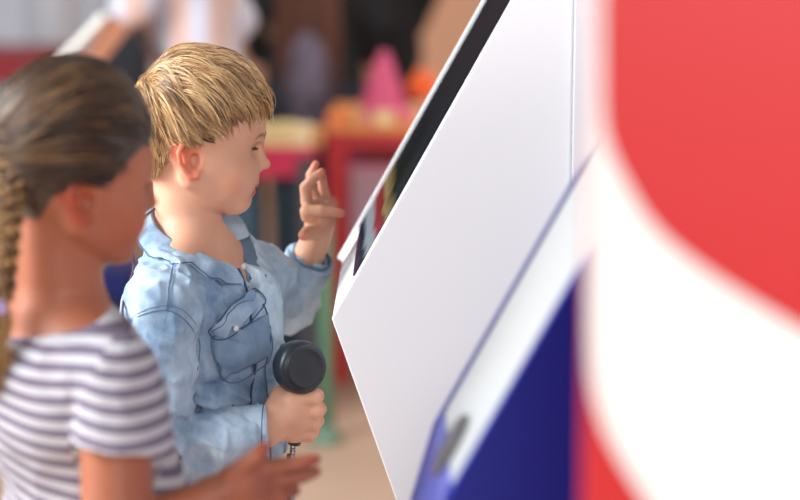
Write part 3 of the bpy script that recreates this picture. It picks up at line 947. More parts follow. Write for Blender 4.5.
# round scanner window on the face, low down
a_ = math.radians(28.8)
cxy = V(n2[0]+.024*math.sin(a_)-.002, Y2+.105, n2[2]+.024*math.cos(a_)); nrm = V(-math.cos(a_), 0, math.sin(a_))
m = MB(); m.lathe([(.032,-.001),(.032,.003),(.029,.0042),(.01,.0042)], 40, (align(nrm), cxy))
m.build('scanner_window', plain('scanner_dark', (84,80,82), .3), k2, smooth=False)
# display board closest to us
Y3 = 1.16
def bx(px, py=250): return P(px,py,Y3)[0]
def bz(py): return P(600,py,Y3)[2]
board = set_props(empty('display_board', (bx(760), Y3+.01, 0)), 'red display board with a broad white curved band, nearest to us', 'board')
zt, zb = 1.85, .25
xl, xr = bx(588), bx(588)+.72
MB().box((xl,Y3,zb),(xr,Y3+.018,zt)).build('panel', plain('board_red', (178,23,28), .45), board, bevel=.002)
for x in (xl+.08, xr-.12):
    m = MB(); m.box((x,Y3+.002,.02),(x+.04,Y3+.016,zb)); m.box((x-.02,Y3-.16,0),(x+.06,Y3+.18,.02)); m.build('foot', plain('foot_grey', (150,150,155), .4, metal=.8), board)
A = spline([(597,-90),(597,-20),(598,60),(602,130),(624,182),(655,228),(700,266),(750,298),(800,327),(860,356),(960,390)], 60)
Bc = spline([(589,240),(589.5,330),(594,385),(606,425),(626,463),(652,502),(690,560),(760,610),(860,650),(960,670)], 60)
poly = [(bx(a), bz(b)) for a,b in A]+[(bx(a), bz(b)) for a,b in Bc[::-1]]
poly += [(xl+.0004, bz(240)), (xl+.0004, bz(-90))]
mb = MB(); n = len(A)
# triangulated strip between the two curves
va = [(bx(a), Y3-.0006, bz(b)) for a,b in A]; vb = [(bx(a), Y3-.0006, bz(b)) for a,b in Bc]
left = [(xl+.0003, Y3-.0006, va[0][2]+(vb[0][2]-va[0][2])*t) for t in np.linspace(0,1,n)]
me_v = va+vb; q = [(i, i+1, n+i+1, n+i) for i in range(n-1)]
mb.add(me_v, [tuple(reversed(x)) for x in q])
# the piece along the board's left edge
mb.add([(xl+.0003,Y3-.0006,va[0][2]), va[0], vb[0], (xl+.0003,Y3-.0006,vb[0][2])], [(3,2,1,0)])
mb.build('white_band', plain('board_white', (212,212,210), .45), board)
# ================================================================== THE GIRL
S_G = 989.0
TG = Frame(np.eye(3), 1/S_G, (240,0,-250), P(240,250,1.87))
FOOT_G = TG.inv([[0,0,0.0]])[0][2]
M_skin_g = skin_mat('skin_tan', (164,100,74))
M_brown = hair_mat('brown_hair', (32,20,14), (86,58,38), (206,156,94))
yg = math.radians(45)
fg = V(math.cos(yg), math.sin(yg), 0); rg = V(math.sin(yg), -math.cos(yg), 0); Rg = rotz(yg)
def gp(cx, fd, rt, z): return tuple(V(cx,0,z)+fg*fd+rg*rt)
TH = Frame(rotz(math.radians(20)), 1.18, (195,0,-150), (70,0,-191))      # head space -> girl space
gb = Field()
hg = head_field(lid=.5)
gb.fn(sub_field(hg, TH))
gb.cone(TH.one((184,0,-190)), (58,0,-300), 37, 42, 14)
gb.ell(gp(62,0,0,-400), (76,104,100), 24, R=Rg)
gb.ell(gp(84,0,0,-520), (72,98,120), 24, R=Rg)
gb.ell(gp(88,0,0,-640), (78,102,80), 24, R=Rg)
gSR, gER, gWR = (124,-72,-362), (127,-106,-520), (218,-84,-478)
gSL, gEL, gWL = (0,68,-362), (15,110,-500), (95,130,-540)
gb.cone((58,0,-315), gSR, 38, 33, 20); gb.cone((58,0,-315), gSL, 38, 33, 20)
gb.cone(gSR, gER, 36, 34, 10); gb.cone(gER, gWR, 33, 19, 6); gb.cone(gSL, gEL, 34, 29, 10); gb.cone(gEL, gWL, 28, 18, 6)
gb.ell((100,130,-542), (16,12,18), 6)
gb.cone(gWR, (246,-80,-468), 18, 20, 8, squash=((0,1,0),1.2))
gb.ell((250,-78,-466), (24,13,23), 8)
gf = Field()
gf.chain([(262,-78,-452),(282,-78,-449),(302,-77,-446),(317,-76,-443)], [9,8,7.2,5.6], .8, 2)
gf.chain([(264,-74,-466),(286,-70,-465),(304,-69,-462),(317,-68,-458)], [9,8.2,7.2,5.6], .8, 2)
gf.chain([(262,-70,-478),(284,-66,-482),(294,-58,-480),(290,-52,-472)], [9,8,7,6], .8, 2)
gf.chain([(256,-68,-486),(274,-62,-494),(282,-54,-492),(278,-48,-484)], [8,7.2,6.4,5.4], .8, 2)
gb.fn(gf.eval, 4)
gb.fn(Field().chain([(236,-84,-458),(252,-88,-444),(262,-88,-436),(268,-86,-429)], [11,9,8,6.4], 0, 3).eval, 5)
for s in (-1,1): pass
child_legs(gb, (90,0), fg, rg, -660, FOOT_G, 50, rad=(52,36,26))
v, f = surface(gb.eval, (-75,-170,FOOT_G-6), (335,190,-60), 2.6)
v = relax(v, f, 1, .3)
tt = head_tint(TH.inv(v))
far = np.linalg.norm(v-V(70,0,-190), axis=1) > 130
tt[far] = 1
tt[np.linalg.norm(v-V(268,-86,-429), axis=1) < 12] = (1.0,.72,.66)
tt[np.linalg.norm(v-V(317,-76,-443), axis=1) < 12] = (1.0,.7,.66)
girl = set_props(empty('person', TG.one((80,0,FOOT_G))), 'girl with braided brown hair and striped grey and white tee, seen from behind', 'child')
mesh_obj('body', TG(v), f, M_skin_g, girl, attrs={'tint': tt})
for ex,ey,ez in EYE:
    m = MB(); m.lathe([(0.01,9.5)]+[(9.5*math.sin(a), 9.5*math.cos(a)) for a in np.linspace(.12,3.0,14)], 18, (roty(math.radians(105)), (ex,ey,ez)))
    e = mesh_obj('eyeball', TG(TH(m.v)), [list(q) for q in m.f], M_eye_white, girl)
    m = MB(); m.lathe([(0.01,9.85),(3,9.6),(4.6,8.9),(4.7,8.3)], 16, (roty(math.radians(105)), (ex,ey,ez)))
    mesh_obj('iris', TG(TH(m.v)), [list(q) for q in m.f], plain('iris_brown', (60,40,30), .15), e)
# hair drawn back into a braid
GC, GR = (199,0,-110), (68.5,60,69)
gx = [120,150,166,176,190,206,214,226,240,254,275]; gz = [-190,-184,-170,-150,-138,-140,-148,-134,-122,-112,-106]
def g_root(p): return p[:,2] > np.interp(p[:,0], gx, gz)
BR = V(134,-16,-128)
def g_flow(p, t, roots):
    a = BR-p; n = np.linalg.norm(a, axis=1, keepdims=True)
    w = vnoise(roots/14+9)-.5
    d = a/(n+1e-6)+V(0,0,1)*(.35*np.exp(-t*2)+.5*w)[:,None]
    return d/np.linalg.norm(d, axis=1, keepdims=True)
def g_stop(p, roots, s): return (np.linalg.norm(p-BR, axis=1) < 14)|(p[:,2] < np.interp(p[:,0], gx, gz)-4)
gpaths, gsh = hair_paths(GC, GR, g_root, g_flow, g_stop, 420, 12, (90,220), layer=(1.01,1.06), spread=4.5, seed=21, npt=16, clump=.4)
gcf = Field().ell(GC, (68.3,59.8,68.8), 0).ell((197.5,0,-142), (54,52,48), 4)
def gcap(p): return smax(gcf.eval(p), -(p[:,2]-np.interp(p[:,0], gx, gz)-1), 2)
cv, cf = surface(gcap, (126,-66,-195), (275,66,-36), 3)
gsh = gsh*.7
a = strands_mesh(gpaths, gsh, .75)
hv, hf, hs = pack([(TH(cv), cf, np.full(len(cv), .16)), (TH(a[0]), a[1], a[2])])
mesh_obj('hair', TG(hv), hf, M_brown, girl, attrs={'shade': hs})
# braid: three crossing bundles of strands
bp = spline([(36,-44,-108),(31,-54,-140),(27,-58,-175),(24,-60,-210),(20,-60,-250),(16,-60,-292)], 150)
t = np.linspace(0, 1, 150)
allp = []; alls = []
for ph in (0, 2.0944, 4.1888):
    phi = t*2*math.pi*4.2+ph
    wdt = 12.5-6*t
    c = bp+np.stack([np.sin(phi)*wdt*.9, np.sin(2*phi)*5.5*np.ones(150), np.zeros(150)], 1)
    for j in range(70):
        ang = rng.uniform(0,6.28); rr = math.sqrt(rng.uniform(0,1))*(7.6)
        o = V(math.cos(ang)*rr, math.sin(ang)*rr, math.cos(ang*2)*rr*.3)
        tw = np.stack([o[0]*np.cos(phi*.6)-o[1]*np.sin(phi*.6), o[0]*np.sin(phi*.6)+o[1]*np.cos(phi*.6), np.full(150,o[2])], 1)*(1-.35*t)[:,None]
        allp.append(c+tw); alls.append(rng.uniform(.35,1.0))
# loose tail below the tie
for j in range(160):
    o = rng.normal(size=3)*V(4.5,4,0); o2 = rng.normal(size=3)*V(6,4,0)
    q = spline([V(9,-58,-290)+o*.5, V(10,-60,-312)+o, V(8,-63,-345)+o2, V(7,-66,-385+rng.uniform(0,14))+o2*.5], 150)
    allp.append(q); alls.append(rng.uniform(.5,1))
v, f, s = strands_mesh(np.array(allp)[:,::2], np.array(alls), .95)
mesh_obj('braid', TG(v), f, M_brown, girl, attrs={'shade': s})
m = MB(); 
for k in range(4):
    a = np.linspace(0, 2*math.pi, 30); m.tube(np.stack([9+7.5*np.cos(a), -58+7.5*np.sin(a), -290-k*3+np.sin(a*3)], 1), 2.6, 8)
mesh_obj('hair_tie', TG(m.v), [list(q) for q in m.f], plain('tie_lavender', (190,170,220), .8), girl)
# striped tee
M_tee, nt, b = new_mat('striped_jersey')
N = nt.nodes; L = nt.links
at = N.new('ShaderNodeAttribute'); at.attribute_name = 'row'
sn = N.new('ShaderNodeMath'); sn.operation = 'SINE'; L.new(at.outputs['Fac'], sn.inputs[0])
r = N.new('ShaderNodeValToRGB'); e = r.color_ramp.elements
e[0].color = s2l((182,178,183)); e[0].position = .42; e[1].color = s2l((108,98,114)); e[1].position = .58
md = N.new('ShaderNodeMath'); md.operation = 'MULTIPLY_ADD'; md.inputs[1].default_value = .5; md.inputs[2].default_value = .5
L.new(sn.outputs[0], md.inputs[0]); L.new(md.outputs[0], r.inputs['Fac']); L.new(r.outputs['Color'], b.inputs['Base Color'])
b.inputs['Roughness'].default_value = .9; b.inputs['Specular IOR Level'].default_value = .1
te = Field()
te.ell(gp(62,0,0,-400), (83,112,104), 0, R=Rg)
te.ell(gp(90,0,0,-520), (84,108,125), 26, R=Rg)
te.ell(gp(94,0,0,-640), (88,112,80), 26, R=Rg)
te.cone((58,0,-325), (122,-72,-360), 40, 38, 22); te.cone((58,0,-325), (0,68,-360), 40, 38, 22)
slv = Field().cone((126,-72,-362), (134,-94,-432), 42, 50, 0)
slv.cone((0,68,-362), (8,90,-432), 40, 45, 0)
tcut = Field().cone((58,0,-240), (66,-8,-318), 66, 60, 0)
tin = Field().cone((126,-86,-400), (130,-104,-480), 38, 46, 0); tin.cone((4,80,-410), (15,105,-480), 34, 40, 0)
def tee_eval(p):
    d = te.eval(p)
    d = d-cloth_noise(p, (40,40,18), 3.0, rotz(.8)@roty(.6))
    ds = slv.eval(p)-cloth_noise(p, (20,30,30), 2.4)
    ds = smax(ds, -(p[:,2]+420+(p[:,0]-120)*.08), 2)
    ds = smax(ds, -tin.eval(p), 2)
    d = smin(d, ds, 5)
    d = smax(d, p[:,2]+332-.27*p[:,0]-.12*p[:,1]*(p[:,1] < 0), 2)
    d = smax(d, -tcut.eval(p)-12, 3) if False else d
    d = smax(d, -(p[:,2]+690), 2)
    return d
v, f = surface(tee_eval, (-90,-170,-705), (230,190,-280), 3.0, 1.5)
on_s = slv.eval(v)-te.eval(v)
row = (v[:,2]+.10*v[:,0]+5*np.sin(v[:,0]/26)+.12*np.minimum(v[:,2]+380,0)*np.clip((60-v[:,0])/60,-1,1)*1.2)*2*math.pi/15.6
rs = (v[:,2]+.02*v[:,0]+3*np.sin(v[:,0]/20+1)+6)*2*math.pi/15.6
row = np.where(on_s < -2, rs, row)
mesh_obj('striped_tee', TG(v), f, M_tee, girl, attrs={'row': row})
tr = Field().ell(gp(88,0,0,-690), (76,100,50), 0, R=Rg)
legs_only(tr, (90,0), fg, rg, -700, FOOT_G+44, 50, (56,44,36))
v, f = surface(lambda p: smax(tr.eval(p), -(p[:,2]-(FOOT_G+28)), 2), (-60,-160,FOOT_G), (240,170,-630), 5)
mesh_obj('leggings', TG(v), f, plain('leggings_blue', (52,58,90), .85), girl)
for s in (-1,1):
    h = V(90,0,0)+rg*50*s
    sh_ = Field().cone((h[0]-fg[0]*8,h[1]-fg[1]*8,FOOT_G+24), (h[0]+fg[0]*76,h[1]+fg[1]*76,FOOT_G+19), 30, 22, 0)
    v, f = surface(lambda p: smax(sh_.eval(p), -(p[:,2]-FOOT_G), 2), (h[0]-60,h[1]-60,FOOT_G-4), (h[0]+120,h[1]+120,FOOT_G+70), 5)
    mesh_obj('shoe', TG(v), f, plain('shoe_white', (200,198,200), .7), girl)
# ================================================================== THE ROOM BEHIND
def quadbox(name, lo, hi, mat, kind='structure', **kw):
    o = MB().box(lo, hi).build(name, mat); set_props(o, kind=kind, **kw); return o
M_floor = plain('floor_tan', (188,156,134), .55, .06, 1.5)
quadbox('floor', (-6,-3,-.05), (6,9.6,0), M_floor)
quadbox('wall_back', (-6,9.5,0), (6,9.6,3.2), plain('wall_peach', (214,160,128), .8, .04, 1))
quadbox('wall_right', (5.9,3.5,0), (6,9.5,3.2), plain('wall_peach2', (214,170,142), .8))
# pale curtain, hanging in folds at the back left
nx_, nz_ = 260, 2
xs = np.linspace(P(-60,30,9.2)[0], P(112,30,9.2)[0], nx_)
def fold(x): return .11*math.sin(x*16)+.03*math.sin(x*37+1)
vv = []; 
for lay in (0, .008):
    for x in xs:
        for z in (.05, 2.7): vv.append((x, 9.15+fold(x)+lay, z))
ff = []
for i in range(nx_-1):
    a = 2*i; b = 2*nx_+2*i
    ff.append((a, a+2, a+3, a+1)); ff.append((b, b+1, b+3, b+2))
ff += [(0,1,2*nx_+1,2*nx_)]
m = MB(); m.add(vv, ff)
cu = m.build('curtain', plain('curtain_grey', (222,224,232), .9, .06, 2), smooth=True)
set_props(cu, 'pale grey curtain hanging in folds at the back of the room', 'curtain')

M_red = plain('painted_red', (176,22,34), .4); M_pinkred = plain('painted_magenta', (214,40,84), .45)
def table(name, label, x0, x1, y0, y1, ztop, mats, apron=.06, leg=.05, top_mat=None, leg_mat=None):
    t = set_props(empty(name, ((x0+x1)/2,(y0+y1)/2,0)), label, 'table')
    MB().box((x0,y0,ztop-.025),(x1,y1,ztop)).build('tabletop', top_mat or mats, t, bevel=.004)
    m = MB(); g = .01
    m.box((x0+g,y0+g,ztop-.025-apron),(x1-g,y0+g+.02,ztop-.025)); m.box((x0+g,y1-g-.02,ztop-.025-apron),(x1-g,y1-g,ztop-.025))
    m.box((x0+g,y0+g+.02,ztop-.025-apron),(x0+g+.02,y1-g-.02,ztop-.025)); m.box((x1-g-.02,y0+g+.02,ztop-.025-apron),(x1-g,y1-g-.02,ztop-.025))
    m.build('apron', mats, t)
    for x in (x0, x1-leg):
        for y in (y0, y1-leg):
            MB().box((x,y,0),(x+leg,y+leg,ztop-.025)).build('leg', leg_mat or mats, t, bevel=.003)
    return t
yT2 = 5.6
x0 = P(327,250,yT2)[0]
table('play_table', 'red craft table with thick square legs and an orange top', x0, x0+1.5, yT2, yT2+.68, .79, M_red, .05, .062, plain('top_orange', (222,140,80), .5))
yT1 = 5.25
xa, xb = P(22,150,yT1)[0], P(320,150,yT1)[0]-.02
table('low_table', 'long magenta red table carrying pale boxes behind the boy\'s face', xa, xb, yT1, yT1+.6, .76, M_pinkred, .055, .045, leg_mat=plain('leg_slate', (74,74,84), .5))
table('side_table', 'dark red table at the far left by the curtain', P(-60,60,8.2)[0], P(42,60,8.2)[0], 8.2, 8.8, .82, plain('dark_red', (150,20,34), .5), .12, .05)
# boxes on the magenta table
M_cream = plain('box_cream', (232,208,150), .7); M_tan = plain('box_tan', (206,140,84), .7)
def carton(label, x, y, z, w, d, h, mat, group=None, rot=0, tape=(190,120,70)):
    c = set_props(empty('carton', (x,y,z)), label, 'box', group)
    R = rotz(rot)
    MB().box((-w/2,-d/2,0),(w/2,d/2,h*.82), R, (x,y,z)).build('base', mat, c, bevel=.003)
    MB().box((-w/2-.003,-d/2-.003,h*.80),(w/2+.003,d/2+.003,h), R, (x,y,z)).build('lid', mat, c, bevel=.003)
    return c
for lab, px, w, h, mt in (('pale cream box on the magenta table, beside the boy\'s forehead', 266, .065, .058, M_cream),
                     ('cream box second from the boy\'s forehead on the magenta table', 285, .055, .062, M_cream),
                     ('small light cream box near the end of the magenta table', 303, .05, .055, plain('box_light', (240,222,178), .7)),
                     ('tan orange box at the end of the magenta table', 317, .035, .05, M_tan)):
    p = P(px, 150, yT1+.08); carton(lab, p[0], yT1+.10, .76, w, .12, h, mt)
# things on the red table
zt2 = .79
def onT2(px, y): return P(px, 120, y)[0]
# pink party cone
m = MB(); c0 = (onT2(384,5.79), 5.79, zt2)
m.lathe([(.085,0),(.083,.004),(.064,.065),(.042,.13),(.016,.20),(.010,.205)], 32, (np.eye(3), c0))
cone = set_props(empty('paper_cone', c0), 'tall pink paper cone standing on the red table', 'cone')
m.build('cone_wall', plain('cone_pink', (208,84,124), .6), cone, smooth=True)
m = MB(); m.lathe([(.091,0),(.091,.008),(.083,.010),(.080,.0)], 32, (np.eye(3), c0)); m.build('rim', plain('rim_pink', (236,140,170), .6), cone, smooth=True)
# orange pompom made of paper petals
def pompom(label, x, y, z, r, col):
    pm = set_props(empty('paper_flower', (x,y,z)), label, 'paper flower')
    F = Field().ell((0,0,r), (r*.55,r*.55,r*.55), 0)
    g = np.random.default_rng(int(x*1000)&1023)
    dirs = g.normal(size=(46,3)); dirs /= np.linalg.norm(dirs, axis=1, keepdims=True)
    for d in dirs:
        F.ell(V(0,0,r)+d*r*.62, (r*.36,r*.36,r*.12), r*.03, R=align(np.cross(d, V(.3,.5,.8))))
    v, f = surface(F.eval, (-r*1.2,-r*1.2,-r*.2), (r*1.2,r*1.2,r*2.2), r*.09)
    mesh_obj('petals', v+V(x,y,z), f, plain('petal'+label[:3], col, .7), pm)
    m = MB(); m.tube([(x,y,z),(x,y,z+r*.6)], r*.1, 8); m.build('stem', plain('stem_wire', (80,120,70), .6), pm)
pompom('ball of orange paper petals on the red table', onT2(422,5.86), 5.86, zt2+.045, .052, (238,110,56))
pompom('ball of pale pink paper petals in front of the orange one', onT2(408,5.66), 5.66, zt2, .026, (226,130,140))
for lab, px, y, w, h, col in (('small cream carton left of the pink cone', 358, 5.64, .03, .04, (214,170,120)),
                      ('low cream carton in front of the pink cone', 384, 5.635, .06, .035, (232,206,150)),
                      ('cream carton under the orange paper ball', 426, 5.80, .08, .04, (226,190,140)),
                      ('orange carton at the left corner of the red table', 339, 5.66, .07, .03, (226,130,70)),
                      ('pale pink carton near the right end of the red table', 436, 5.76, .06, .05, (226,160,150))):
    carton(lab, onT2(px, y), y, zt2, w, .07, h, plain('c'+str(px), col, .7))
# boxes stored under the red table
def crate(label, lo, hi, mat, lidmat):
    c = set_props(empty('storage_crate', ((lo[0]+hi[0])/2,(lo[1]+hi[1])/2,lo[2])), label, 'crate')
    h = hi[2]-lo[2]; t = .012
    m = MB(); m.box(lo, (hi[0],hi[1],lo[2]+t)); m.box((lo[0],lo[1],lo[2]+t),(hi[0],lo[1]+t,hi[2])); m.box((lo[0],hi[1]-t,lo[2]+t),(hi[0],hi[1],hi[2]))
    m.box((lo[0],lo[1]+t,lo[2]+t),(lo[0]+t,hi[1]-t,hi[2])); m.box((hi[0]-t,lo[1]+t,lo[2]+t),(hi[0],hi[1]-t,hi[2]))
    m.build('base', mat, c)
    MB().box((lo[0]-.008,lo[1]-.008,hi[2]-.0),(hi[0]+.008,hi[1]+.008,hi[2]+.02)).build('lid', lidmat, c, bevel=.004)
xc = P(352,300,5.9)[0]
crate('brick red storage crate on the floor under the red table', (xc,5.85,0), (xc+.6,6.2,.27), plain('crate_brick', (156,84,74), .6), plain('crate_brick_lid', (132,60,56), .6))
crate('mauve pink storage crate stacked on the brick red one', (xc,5.85,.292), (xc+.6,6.2,.62), plain('crate_mauve', (176,140,150), .6), plain('crate_pink_lid', (214,130,160), .6))
# blue crate on a black plinth behind the children
xq = P(96,290,5.6)[0]; xq2 = P(128,290,5.6)[0]
zq0, zq1 = P(110,302,5.6)[2], P(110,272,5.6)[2]
o = set_props(empty('plinth', ((xq+xq2)/2, 5.75, 0)), 'low black plinth under the blue crate', 'plinth')
MB().box((xq-.03,5.57,0),(xq2+.07,5.93,zq0-.02)).build('base', plain('plinth_black', (30,28,30), .6), o, bevel=.004)
MB().box((xq-.04,5.56,zq0-.02),(xq2+.08,5.94,zq0)).build('top', plain('plinth_top', (38,36,38), .5), o, bevel=.004)
crate('dark blue crate between the girl\'s chin and the boy\'s back', (xq,5.62,zq0), (xq2,5.85,zq1-.02), plain('crate_blue', (20,36,120), .5), plain('crate_blue_lid', (26,44,132), .5))
for lab, pa, pb in (('tall dark teal bin under the magenta table, directly behind the boy\'s chin', 222, 258), ('narrow dark teal bin under the magenta table, between the boy\'s chin and raised hand', 274, 298)):
    crate(lab, (P(pa,200,5.4)[0],5.4,0), (P(pb,200,5.4)[0],5.65,.64), plain('bin_teal'+str(pa), (50,76,92), .6), plain('bin_teal_lid'+str(pa), (60,86,100), .6))  # plain blocks put in where jeans legs stand behind the table
# green stand
gx_ = P(326,380,4.95)[0]
st = set_props(empty('post_stand', (gx_,4.95,0)), 'green upright post standing on the floor behind the handset', 'post')
m = MB(); m.lathe([(.045,0),(.045,.01),(.03,.03),(.022,.05)], 28, (np.eye(3), (gx_,4.95,0))); m.build('foot', plain('green_dark', (92,124,100), .5), st, smooth=True)
m = MB(); m.lathe([(.021,.04),(.021,.62),(.026,.63),(.026,.65),(.01,.66)], 28, (np.eye(3), (gx_,4.95,0))); m.build('pole', plain('green_post', (96,138,112), .5), st, smooth=True)

# ---- adults at the tables, in centimetres
M_skin_a = skin_mat('skin_adult', (214,158,130))
def adult(label, foot, face, H, arms, top_mat, leg_mat, hair_m, lean=0, hair_len=0, sleeve=.6, skirt=False, jacket=None):
    """arms: [(elbow, wrist), (elbow, wrist)] in cm relative to the feet, x to the right of the picture, y away; right arm first"""
    k = H/168.
    T = Frame(np.eye(3), .01, (0,0,0), (foot[0], foot[1], 0))
    c, s = math.cos(face), math.sin(face); f_ = V(c,s,0); r_ = V(s,-c,0); R = rotz(face)
    ln = lambda z: f_*(lean*max(0, (z-90*k))/60)
    pt = lambda fd, rt, z: V(0,0,z*1.0)+ln(z)+f_*fd+r_*rt
    hip, wst, chs, nck = 92*k, 108*k, 130*k, 143*k
    B = Field(); C = Field()
    B.ell(pt(0,0,hip), (11,16,11), 0, R=R); B.ell(pt(0,0,wst), (9,13,16), 8, R=R); B.ell(pt(0,0,chs), (10.5,16,16), 8, R=R)
    B.cone(pt(0,0,nck-2), pt(2,0,nck+9), 5.6, 5.2, 4)
    hs = Frame(R, .132*k, (186,0,-215), pt(1,0,nck+6))
    B.fn(sub_field(head_field(lid=.4, neck=False), hs), 2)
    C.ell(pt(0,0,chs), (12,17.5,17), 0, R=R); C.ell(pt(0,0,wst), (11,15,18), 8, R=R); C.ell(pt(0,0,hip+2), (12.5,17.5,10), 8, R=R)
    S = Field()
    for sd, (el, wr) in zip((1,-1), arms):
        sh = pt(0, sd*17, nck-5); el = V(*el); wr = V(*wr)
        B.cone(pt(0,0,nck-3), sh, 5, 5, 4); B.cone(sh, el, 4.6, 3.8, 3); B.cone(el, wr, 3.8, 2.5, 2)
        d = (wr-el)/np.linalg.norm(wr-el); pc = wr+d*5
        B.cone(wr, pc, 2.5, 3.4, 2)
        sidev = np.cross(d, V(0,1,0)); sidev /= np.linalg.norm(sidev)+1e-9
        fg_ = Field()
        for i, (o, l) in enumerate(((-2.6,6),(-.9,7),(.9,6.6),(2.6,5.2))):
            b0 = pc+sidev*o; fg_.chain([b0, b0+d*l*.55+V(0,0,-.4), b0+d*l+V(0,0,-1.8)], [1.05,.95,.75], .1, .3)
        b0 = wr+d*2-sidev*2; fg_.chain([b0, b0+d*2.5-sidev*2.4, b0+d*5-sidev*2.8], [1.3,1.1,.85], .1, .3)
        B.fn(fg_.eval, .8)
        C.cone(pt(0,0,nck-5), sh, 7, 6.6, 5)
        if sleeve <= 1: C.cone(sh, sh+(el-sh)*sleeve, 6.6, 6, 3)
        else: C.cone(sh, el, 6.6, 5.2, 3); C.cone(el, el+(wr-el)*(sleeve-1), 5.2, 4.2, 2)
    for sd in (-1,1):
        kn = pt(3, sd*9, 48*k)-ln(48*k); an = pt(0, sd*9, 8)
        B.cone(pt(0,sd*9,hip-4), kn, 8, 5.5, 4); B.cone(kn, an, 5.5, 3.6, 3); B.cone(pt(-2,sd*9,4.5), pt(15,sd*10,3.5), 4, 3, 2)
    lo = (-75,-75,-3); hi = (75,75,H+10)
    p = set_props(empty('person', (foot[0],foot[1],0)), label, 'person')
    v, f = surface(B.eval, lo, hi, 1.1)
    tn = head_tint(hs.inv(v)); tn[v[:,2] < nck] = 1
    mesh_obj('body', T(v), f, M_skin_a, p, attrs={'tint': tn})
    def ce(q):
        d = C.eval(q)-.5*cloth_noise(q, (7,7,14), 1)
        d = smax(d, -(q[:,2]-(hip-6)), .5)
        ncd = np.linalg.norm((q-pt(3,0,nck+2))/V(1,1,1), axis=1)-8
        return smax(d, -ncd, .6)
    v, f = surface(ce, lo, hi, 1.3)
    mesh_obj('top', T(v), f, top_mat, p)
    L_ = Field()
    if skirt:
        L_.ell(pt(0,0,hip), (12.5,17.5,9), 0, R=R); L_.cone(pt(0,0,hip-4), pt(0,0,52*k), 15, 23, 5)
        le = lambda q: smax(L_.eval(q)-.7*np.sin(np.arctan2(q[:,1], q[:,0])*14)*np.clip((hip-q[:,2])/30, 0, 1), -(q[:,2]-52*k), .5)
    else:
        L_.ell(pt(0,0,hip-2), (12.2,17,10), 0, R=R)
        for sd in (-1,1):
            kn = pt(3, sd*9, 48*k); L_.cone(pt(0,sd*9,hip-5), kn, 9.4, 7.2, 4); L_.cone(kn, pt(0,sd*9,7), 7.2, 6.2, 3)
        le = lambda q: smax(L_.eval(q)-.3*cloth_noise(q, (8,8,10), 1), -(q[:,2]-6), .5)
    v, f = surface(le, (-40,-40,0), (40,40,hip+14), 1.4)
    mesh_obj('skirt' if skirt else 'trousers', T(v), f, leg_mat, p)
    for sd in (-1,1):
        a0 = pt(-3,sd*9,4.6); a1 = pt(16,sd*10,3.8)
        sf_ = Field().cone(a0, a1, 5, 4, 0)
        v, f = surface(lambda q: smax(sf_.eval(q), -q[:,2], .3), np.minimum(a0,a1)-9, np.maximum(a0,a1)+9, 1)
        mesh_obj('shoe', T(v), f, plain('shoe_a', (60,56,58), .6), p)
    # hair
    hcx = [120,150,170,180,206,214,230,254,275]; hcz = [-205,-200,-190,-150,-150,-130,-112,-98,-90]
    hrt = lambda q: q[:,2] > np.interp(q[:,0], hcx, hcz)
    def fl(q, t, roots):
        a = q-V(165,0,-60); a = a/(np.linalg.norm(a, axis=1, keepdims=True)+1e-6)
        d = a*np.exp(-t*2)[:,None]+V(-.35,0,-1)*(.4+t)[:,None]
        if hair_len > 200:
            low = q[:,2] < -150
            d[low] = np.stack([np.where(q[low,0] > 52, -.75, .0), (roots[low,1]*.9-q[low,1]*.5)*.01, -np.ones(low.sum())], 1)
        return d/np.linalg.norm(d, axis=1, keepdims=True)
    Lh = (120+hair_len*.5, 130+hair_len)
    hp, hsh = hair_paths((201,0,-110), (68,60,67), hrt, fl, lambda q, r0, s_: (q[:,0] > 216)&(q[:,2] < -118), 150 if hair_len < 200 else 320, 12, Lh, step=8, layer=(1.03,1.12), spread=6, seed=int(H), npt=14)
    cpf = Field().ell((201,0,-110), (67.5,59.5,66.5), 0)
    cv, cf = surface(lambda q: smax(cpf.eval(q), -(q[:,2]-np.interp(q[:,0], hcx, hcz)-1), 2), (126,-66,-205), (275,66,-36), 5)
    a = strands_mesh(hp, hsh, 1.6)
    hv, hf, sh3 = pack([(hs(cv), cf, np.full(len(cv), .3)), (hs(a[0]), a[1], a[2])])
    mesh_obj('hair', T(hv), hf, hair_m, p, attrs={'shade': sh3})
    return p, T, pt
def stripes(name, c1, c2, scale, axis='X', rot=(0,0,0), width=.5):
    m, nt, b = new_mat(name); N = nt.nodes; L = nt.links
    tc = N.new('ShaderNodeTexCoord'); mp = N.new('ShaderNodeMapping'); mp.inputs['Rotation'].default_value = rot
    w = N.new('ShaderNodeTexWave'); w.inputs['Scale'].default_value = scale; w.bands_direction = axis; w.inputs['Distortion'].default_value = .6
    r = N.new('ShaderNodeValToRGB'); e = r.color_ramp.elements; e[0].color = s2l(c1); e[0].position = width-.1; e[1].color = s2l(c2); e[1].position = width+.1
    L.new(tc.outputs['Object'], mp.inputs[0]); L.new(mp.outputs[0], w.inputs['Vector']); L.new(w.outputs['Fac'], r.inputs['Fac']); L.new(r.outputs['Color'], b.inputs['Base Color'])
    b.inputs['Roughness'].default_value = .9
    return m
M_striped = stripes('shirt_stripes', (196,194,208), (204,172,164), 3.2)
M_plaid = plain('plaid_grey', (88,78,92), .9, .3, 14)
M_black = plain('black_cloth', (16,14,18), .9)
M_hairA = hair_mat('dark_hair', (20,12,8), (50,30,20), (90,56,36))
M_hairC = hair_mat('auburn_hair', (40,18,10), (96,46,24), (150,80,44))
